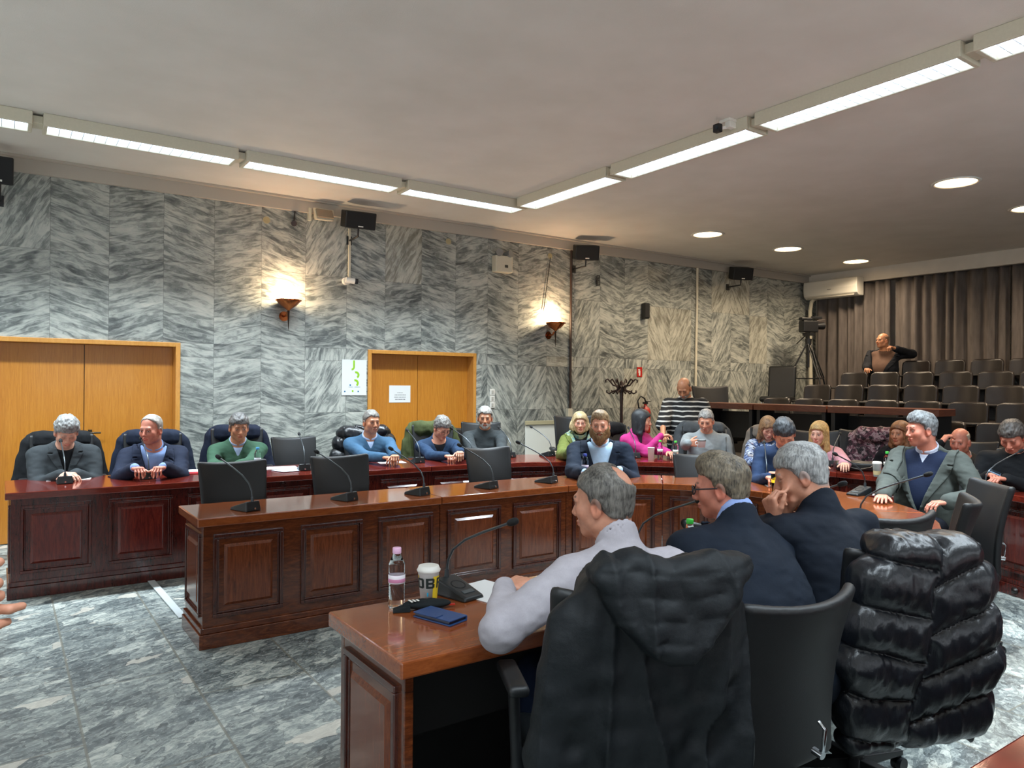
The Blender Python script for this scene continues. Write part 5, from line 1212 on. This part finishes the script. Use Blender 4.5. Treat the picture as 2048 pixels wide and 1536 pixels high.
m=MB(); m.box((0,0,.11),(.30,.15,.20)); m.box((-.06,0,.24),(.22,.10,.05)); obj('camera_body',m,M_BLACKP,e2,.015); m=MB(); m.cyl((.14,0,.12),(.30,0,.13),.055,.065,n=20); m.box((.16,0,.27),(.2,.05,.04)); obj('lens',m,M_BLACKP,e2,.004); m=MB(); m.box((.20,-.01,.225),(.16,.12,.01),M=Matrix.Rotation(-.15,3,'Y')); obj('lens_hood',m,plain('hood_grey','5a5450',.4),e2)
# webcam on the ceiling track
p=PZ(1445,243,ZC-.07); e=thing('webcam','small dark webcam on a white arm fixed to the right fluorescent track','camera',(XR-.19,3.80,ZC-.0))
m=MB(); m.box((.02,0,-.012),(.10,.10,.024)); m.tube([(.02,0,-.02),(-.0,.0,-.06),(-.04,.02,-.07)],.014); m.box((.03,-.02,-.045),(.09,.05,.05)); obj('arm',m,M_WHITE,e,.003); m=MB(); m.box((-.07,.03,-.075),(.05,.06,.065)); obj('camera_body',m,M_BLACKP,e,.008); m=MB(); m.cyl((-.09,.02,-.075),(-.10,.018,-.075),.014); obj('lens',m,plain('lens_glass','26343c',.1),e)
# ================================================================== MICROPHONES
M_MIC=plain('microphone_black','1b1f21',.38); M_FOAM=plain('foam_black','101213',.9,bump=.4,nscale=300)
def make_mic():
    e=thing('microphone','x','microphone',group='gooseneck conference microphones on the desks')
    m=MB(); P=[(-.055,-.085,0),(.055,-.085,0),(.05,.085,0),(-.05,.085,0),(-.048,-.075,.062),(.048,-.075,.062),(.042,.083,.016),(-.042,.083,.016)]; m.hexa([Vector(p) for p in P]); obj('base',m,M_MIC,e,.007,seg=3)
    R=Matrix.Rotation(-.283,3,'X'); c=Vector((0,-.005,.0415))
    m=MB(); m.lathe([(.001,-.001),(.022,-.001),(.026,.0015),(.029,.0012),(.029,-.004)],c,n=28,M=R,cap=False); obj('speaker_grille',m,M_FOAM,e)
    m=MB(); m.box(R@Vector((0,.055,0))+c,(.052,.02,.005),M=R); obj('button',m,plain('mic_button','3d4548',.4),e,.001)
    m=MB(); m.cyl((0,-.068,.056),(0,-.068,.085),.010,.008,n=14); m.tube([(0,-.068,.08),(0,-.062,.12),(0,-.035,.165),(.0,.03,.21),(0,.12,.25),(0,.25,.30)],.0048,8); obj('gooseneck',m,plain('gooseneck_grey','4a5054',.3,.6),e)
    m=MB(); d=Vector((0,.13,.05)).normalized(); a=Vector((0,.245,.298)); Mr=d.to_track_quat('Z','Y').to_matrix(); m.lathe([(.001,0),(.009,.003),(.0125,.012),(.0135,.03),(.011,.044),(.001,.05)],a,n=16,M=Mr); obj('microphone_head',m,M_FOAM,e)
    m=MB(); m.cyl((.0,-.084,.02),(0,-.098,.018),.006); obj('socket',m,M_CHROME,e)
    return e
mic0=make_mic(); mf=[True]
def mic(u,v,ang,label,sc=1,p=None):
    q=PZ(u,v,.755) if p is None else Vector(p); q=Vector((q.x,q.y,.7555)); rz=math.radians(ang)-PI/2
    if mf[0]: e=mic0; mf[0]=False; e.location=q; e.rotation_euler=(0,0,rz); e.scale=(sc,)*3; e['label']=label
    else: e=dup(mic0,q,rz,label,sc=sc)
    return e
mic(918,1192,-78,'microphone beside the printed paper cup on the nearest desk')
mic(490,1020,112,'microphone nearest the panelled end of the inner desk'); mic(688,1000,112,'second microphone from the left on the inner desk'); mic(834,989,108,'third microphone from the left on the inner desk, before the joint'); mic(972,976,108,'microphone before the low empty chair, just past the joint of the inner desk'); mic(1092,965,112,'microphone left of the bearded man on the inner desk')
for u,v,a,l in((128,966,92,'microphone in front of the grey blazer man at far left'),(294,957,92,'microphone in front of the speaking navy suit man'),(607,940,80,'microphone in front of the empty chair by the loose papers'),(834,925,85,'microphone right of the blue jumper man'),(936,918,100,'microphone in front of the denim jacket man'),(1017,914,80,'microphone right of the charcoal roll neck man'),(1094,912,95,'microphone in front of the whiteboard'),(1268,915,60,'microphone in front of the woman in the pink jumper'),(1452,915,40,'microphone right of the grey jumper man'),(1668,932,20,'microphone in front of the blonde woman in pink')): mic(u,v,a,l)
mic(1532,965,40,'microphone in front of the black haired man at the inner desk'); mic(1722,992,175,'microphone left of the hand of the grey blazer man',p=PZ(1718,990,.755)); mic(1752,1040,-60,'microphone before the empty chair right of the silver haired man',p=(4.02,2.25,0)); mic(0,0,-85,'microphone in front of the navy suit man on the near desk',p=(2.35,2.33,0)); mic(0,0,-75,'microphone nearest the curve on the near desk',p=(3.3,2.3,0)); mic(1990,985,-20,'microphone in front of the man with the phone',p=PZ(1985,985,.755))
# ================================================================== BOTTLES, CUPS, PAPERS
def glassy(name,c,r=.03,ior=1.35,tr=1.0):
    n=NT(name); n.col(hx(c)); n.p(Roughness=r,IOR=ior); n.b.inputs['Transmission Weight'].default_value=tr; return n.m
M_PET=glassy('clear_plastic','fbfdff',.06,1.16); M_WATER=glassy('water','f2f8fb',.0,1.33)
def bottle(pos,cap,label,h=.21,r=.029,lab='e9e4ea',lab2='d98fb5',group='plastic water bottles'):
    e=thing('water_bottle',label,'bottle',tuple(pos),0,group); k=h/.21; P=[(.001,.003),(r*.8,.0),(r,.008)]
    z=.012
    while z<.085: P+= [(r*.92,z),(r*1.0,z+.005)]; z+=.0095
    P+=[(r*.97,.088),(r*.97,.118)]; z=.121
    while z<.152: P+=[(r*.95,z),(r*.99,z+.005)]; z+=.010
    P+=[(r*.9,.158),(r*.62,.178),(.0125,.190),(.0125,.197)]
    P=[(a,b*k) for a,b in P]
    obj('bottle_body',MB().lathe(P,n=28,cap=False),M_PET,e)
    m=MB(); m.lathe([(.0145,.190*k),(.0152,.192*k),(.0152,.208*k),(.0135,.210*k),(.001,.210*k)],n=22); obj('cap',m,plain('cap',cap,.4),e)
    m=MB(); m.lathe([(r*.985,.089*k),(r*1.01,.0895*k),(r*1.01,.117*k),(r*.985,.1175*k)],n=28,cap=False); n_=NT('bottle_label'); zc=n_.sep(n_.objco())[2]; n_.col(n_.mix(n_.math('LESS_THAN',n_.math('ABSOLUTE',n_.math('SUBTRACT',zc,.099*k)),.006),(*hx(lab),1),(*hx(lab2),1))); n_.p(Roughness=.4); obj('label',m,n_.m,e)
    return e
def onp(u,v,z=.7555): q=PZ(u,v,z); return (q.x,q.y,z)
bottle(onp(793,1216),'e8b9d8','clear water bottle with pale pink cap on the near desk corner')
bottle(onp(515,942),'3f8fc4','water bottle with light blue cap before the green jumper man',lab='dfe6ea',lab2='9fb9d2')
bottle(onp(1170,958),'2b3f9a','water bottle with dark blue cap beside the bearded man',lab='d9cfe2',lab2='8d7fb4')
bottle(onp(1320,920),'4fb846','green capped water bottle in front of the woman in the pink jumper',lab='e4e8e4',lab2='c9d8c6')
bottle(onp(1351,922),'4fb846','green capped water bottle half behind the grey chair',lab='e4e8e4',lab2='c9d8c6')
bottle(onp(1520,938),'3fbf4a','green capped water bottle at the woman in the blue patterned dress',lab='e4e8e4',lab2='c9d8c6')
bottle(onp(1774,950),'3fbf4a','green capped water bottle beside the lidded coffee cup',lab='e4e8e4',lab2='c9d8c6')
bottle((2.42,2.16,.7555),'3fd04a','green capped water bottle between the two navy clad men in front',lab='e4e8e4',lab2='c9d8c6')
M_PAPERC=plain('paper_cup_white','e9e9e6',.5); 
def cup(pos,label,h=.10,r0=.027,r1=.037,lid=True,band=None,cat='cup',name='paper_cup',h2=None):
    e=thing(name,label,cat,tuple(pos)); m=MB(); m.lathe([(.001,.002),(r0,.0),(r1,h),(r1+.002,h+.002),(r1-.002,h),(r0*.95,.006),(.001,.006)],n=32,cap=False); obj('cup_body',m,M_PAPERC,e)
    if band:
        m=MB(); f=lambda z:r0+(r1-r0)*z/h+.0006; m.lathe([(f(z),z) for z in(h*band[0],h*band[1])],n=32,cap=False); obj('sleeve',m,plain('cup_band',band[2],.6),e)
    if lid: m=MB(); m.lathe([(r1+.002,h-.004),(r1+.004,h+.002),(r1+.001,h+.006),(r1-.003,h+.016),(r1-.006,h+.017),(.001,h+.014)],n=32); obj('lid',m,M_WHITE,e)
    return e
def letter_rects(ch):
    w,h,t=.030,.036,.0085
    if ch=='B': return [(0,t,0,h),(t,w-.004,0,t*.85),(t,w-.004,h/2-t*.42,h/2+t*.42),(t,w-.004,h-t*.85,h),(w-t,w,.003,h/2-.002),(w-t,w-.001,h/2+.002,h-.003)]
    if ch=='F': return [(0,t,0,h),(t,w,h-t*.85,h),(t,w-.006,h/2-t*.5,h/2+t*.4)]
    return [(0,t,.003,h-.003),(w-t,w,.003,h-.003),(.003,w-.003,0,t*.85),(.003,w-.003,h-t*.85,h)]
cpos=onp(857,1204); ecup=cup(cpos,'white paper cup with black letters and yellow patch on the near desk',h=.115,r0=.028,r1=.0385)
ca=math.atan2(-cpos[1],-cpos[0])
for ch,off in(('O',-.046),('B',-.009),('F',.029)):
    m=MB()
    for x0,x1,z0,z1 in letter_rects(ch):
        V=[];n_=5
        for k_ in range(n_+1):
            for z in(z0,z1): zz=.056+z; r=.028+.0105*zz/.115+.0014; a=ca+(off+x0+(x1-x0)*k_/n_)/.0335; V.append((r*math.cos(a),r*math.sin(a),zz))
        m.add(V,[(2*q_,2*q_+2,2*q_+3,2*q_+1) for q_ in range(n_)],True)
    obj('letter',m,plain('cup_ink','1f2a26',.5),ecup)
def patch(a0,a1,z0,z1,hexc,name,off=.0008):
    m=MB(); n_=12; V=[]
    for i in range(n_+1):
        a=a0+(a1-a0)*i/n_
        for z in(z0,z1): r=.028+.0105*z/.115+off; V.append((r*math.cos(a),r*math.sin(a),z))
    m.add(V,[(2*i,2*i+2,2*i+3,2*i+1) for i in range(n_)],True); obj(name,m,plain(name,hexc,.5),ecup)
patch(ca+.45,ca+1.5,.004,.098,'e8c62c','yellow_patch'); patch(ca-1.6,ca-1.15,.06,.1,'e0b030','amber_patch')
patch(ca-.18,ca-.02,.028,.042,'2f9fc9','blue_square',.0012); patch(ca-.18,ca-.02,.008,.022,'d23c4a','red_square',.0012)
cup(onp(1754,953),'lidded takeaway coffee cup with tan band on the dark red desk',h=.115,r0=.027,r1=.037,band=(.15,.45,'c8b183'))
cup(onp(1503,926),'small open white cup before the woman in the blue patterned dress',h=.08,r0=.024,r1=.036,lid=False)
cup(onp(1302,920),'tall white paper cup left of the green capped bottle',h=.13,r0=.030,r1=.036,lid=False)
q=PT(1403,887,7.68); e=cup((q.x,q.y,q.z-.04),'white mug with dark rim held by the grey jumper man',h=.075,r0=.034,r1=.045,lid=False,name='mug'); m=MB(); m.lathe([(.044,.066),(.0462,.068),(.0462,.078),(.044,.079)],n=32,cap=False); obj('rim',m,plain('mug_rim','3b3c3d',.4),e)
m=MB(); d=-CX; m.tube([d*.038+Vector((0,0,.06)),d*.062+Vector((0,0,.055)),d*.062+Vector((0,0,.03)),d*.034+Vector((0,0,.02))],.005); obj('handle',m,M_PAPERC,e)
def juice(pos,label,h=.13):
    e=thing('juice_glass',label,'glass',tuple(pos),0,'glasses of orange juice'); m=MB(); m.lathe([(.001,0),(.026,0),(.034,h),(.0325,h),(.025,.006),(.001,.006)],n=28,cap=False); obj('glass',m,glassy('clear_glass','f5f8f8',.01,1.4),e)
    m=MB(); m.lathe([(.001,.0065),(.0245,.0065),(.0305,h*.72),(.001,h*.72)],n=28,cap=False); n_=NT('orange_juice'); n_.col(hx('e8b400')); n_.p(Roughness=.3); obj('juice',m,n_.m,e)
juice(onp(1551,984),'tall glass of orange juice on the inner desk at the black haired man'); juice(onp(1676,930),'glass of orange juice in front of the blonde woman in pink',.10)
M_PAP=plain('paper_sheet','e4e6e6',.6)
def sheet(u,v,w,d,ang,label,mat=M_PAP,z=.7555,th=.003,name='paper_sheet',cat='paper',dz=0,group=None):
    q=PZ(u,v,.755); o=obj(name,MB().box((0,0,th/2),(w,d,th)),mat,None,min(.001,th/4)); o.location=(q.x,q.y,z+dz); o.rotation_euler=(0,0,math.radians(ang)); return tag(o,label,cat,group)
sheet(140,958,.21,.297,80,'white sheet under the hands of the grey blazer man at far left'); sheet(300,947,.30,.21,-8,'white papers in front of the speaking navy suit man')
sheet(366,946,.33,.26,-6,'red folder right of the speaking navy suit man',plain('folder_red','a81e2a',.4),th=.006,name='folder',cat='folder'); sheet(366,944,.27,.20,-4,'white sheet lying on the red folder',dz=.0062,th=.002)
sheet(560,936,.30,.21,-10,'white papers left of the microphone at the empty chair'); sheet(583,941,.28,.20,14,'blue white document pile before the empty chair',plain('bluish_paper','b9cbe0',.5),dz=.0035); sheet(640,935,.2,.14,-25,'small white paper right of the microphone at the empty chair')
sheet(783,925,.26,.19,-12,'white sheet in front of the blue jumper man'); sheet(915,917,.2,.14,-12,'notepad sheet under the hand of the denim jacket man'); sheet(993,909,.22,.12,5,'white sheet under the hands of the charcoal roll neck man')
sheet(985,1186,.21,.297,12,'white sheet under the hand of the pale shirt man'); sheet(2004,968,.26,.18,-60,'white sheet in front of the man with the phone'); sheet(1548,972,.12,.09,-40,'small white card in front of the black haired man')
sheet(238,953,.15,.075,10,'black phone lying between the two men at the left desk',M_BLACKP,name='phone',cat='phone',th=.008)
sheet(1115,905,.2,.12,10,'closed beige booklet before the blonde woman in the green jacket',plain('booklet_beige','b9a58a',.5),name='booklet',cat='book',th=.02)
# blue phone wallet and black cloth case
q=PZ(880,1238,.755); e=thing('phone_case','blue leather phone wallet with strap on the near desk','phone case',(q.x,q.y,.7555),math.radians(-72))
M_BLUEL=plain('blue_leather','24416f',.5,bump=.1); m=MB(); m.box((0,0,.0025),(.165,.085,.005)); m.box((0,0,.0165),(.165,.085,.005)); m.box((0,.041,.0095),(.165,.006,.014)); obj('cover',m,M_BLUEL,e,.002)
obj('phone',MB().box((-.0,-.003,.0095),(.155,.074,.0085)),plain('phone_navy','141d33',.3),e,.002); m=MB(); m.box((.01,-.03,.020),(.03,.035,.003)); obj('strap',m,M_BLUEL,e,.001)
q=PZ(848,1218,.755); e=thing('folding_umbrella','small black cloth pouch with white lettering marks beside the paper cup','pouch',(q.x,q.y,.7555),math.radians(-20))
obj('pouch',sdf('p',lambda P:ell(P,(.01,0,.017),(.085,.03,.0175))+vn(P,60,1)*.0015,(-.1,-.05,-.005),(.12,.05,.045),.003),cloth('black_pouch','1b2022'),e)
m=MB(); m.hexa([Vector(p_) for p_ in((-.11,-.03,.001),(-.05,-.032,.001),(-.05,.03,.001),(-.105,.018,.001),(-.108,-.026,.006),(-.05,-.028,.022),(-.05,.026,.022),(-.104,.014,.006))]); obj('flap',m,cloth('black_pouch','1b2022'),e,.002)
m=MB()
for i in range(3): m.box((-.048+.012*i,-.012,.0335+.0008*i),(.006,.03-.006*i,.002),rz=.3)
obj('lettering',m,M_WHITE,e); m=MB(); m.box((.098,.0,.01),(.02,.012,.004)); obj('zip_tag',m,M_RED,e)
# handbag
q=PZ(1712,940,.755); e=thing('handbag','black leather handbag lying on the dark red desk','bag',(q.x,q.y,.7555),math.radians(-50))
obj('bag_body',sdf('hb',lambda P:rbox(np.stack([P[:,0],P[:,1],P[:,2]+.12*np.abs(P[:,0])*.3],1),(0,0,.042),(.19,.11,.042),.03)+vn(P,14,2)*.006,(-.24,-.16,-.02),(.24,.16,.12),.006),leather('bag_leather','131416',.35),e)
m=MB(); m.tube([(-.12,-.1,.05),(-.1,-.15,.04),(0,-.17,.02),(.1,-.15,.04),(.12,-.1,.05)],.008); obj('handle',m,leather('bag_leather','131416',.35),e)
# phone held by the man at right, cylinder pen
i18=ALL['p18'][1]; a=(Vector([float(x) for x in i18['arms'][0][2]])+Vector([float(x) for x in i18['arms'][1][2]]))/2
q=PT(1990,945,5.35); e=thing('phone','blue white phone held by the man at the right picture edge','phone',tuple(q),math.radians(20)); obj('phone_body',MB().box((0,0,0),(.15,.075,.009),M=Matrix.Rotation(.4,3,'X')),plain('phone_blue','6b8298',.3),e,.003); obj('screen',MB().box((0,-.002,.0052),(.14,.068,.001),M=Matrix.Rotation(.4,3,'X')),plain('phone_screen','1d2a36',.1),e)
# tape on the floor, lapel pin
a=PZ(300,1161,.0); b=PZ(366,1237,0); d=(b-a); L=d.length; o=obj('cable_cover',MB().box((0,0,.005),(L,.05,.008)),plain('white_cable_cover','b9c0c1',.5),None,.002); o.location=(a+b)/2+Vector((0,0,.002)); o.rotation_euler=(0,0,math.atan2(d.y,d.x)); tag(o,'white cable cover strip on the floor between the two desks','cable cover')
# ================================================================== CAMERA, VIEW
cd=bpy.data.cameras.new('camera'); cd.sensor_width=36; cd.lens=FPX*36/2048; cd.clip_start=.02
co_=bpy.data.objects.new('camera',cd); COL.objects.link(co_)
Mx=Matrix((CX,CY,-CF)).transposed().to_4x4(); Mx.translation=CAM; co_.matrix_world=Mx
SC.camera=co_
w=bpy.data.worlds.new('world'); w.use_nodes=True; w.node_tree.nodes['Background'].inputs[0].default_value=(.5,.55,.6,1); w.node_tree.nodes['Background'].inputs[1].default_value=.05; SC.world=w
SC.view_settings.view_transform='Standard'; SC.view_settings.look='None'; SC.view_settings.gamma=1; SC.view_settings.use_curve_mapping=False
SC.view_settings.exposure=0.0
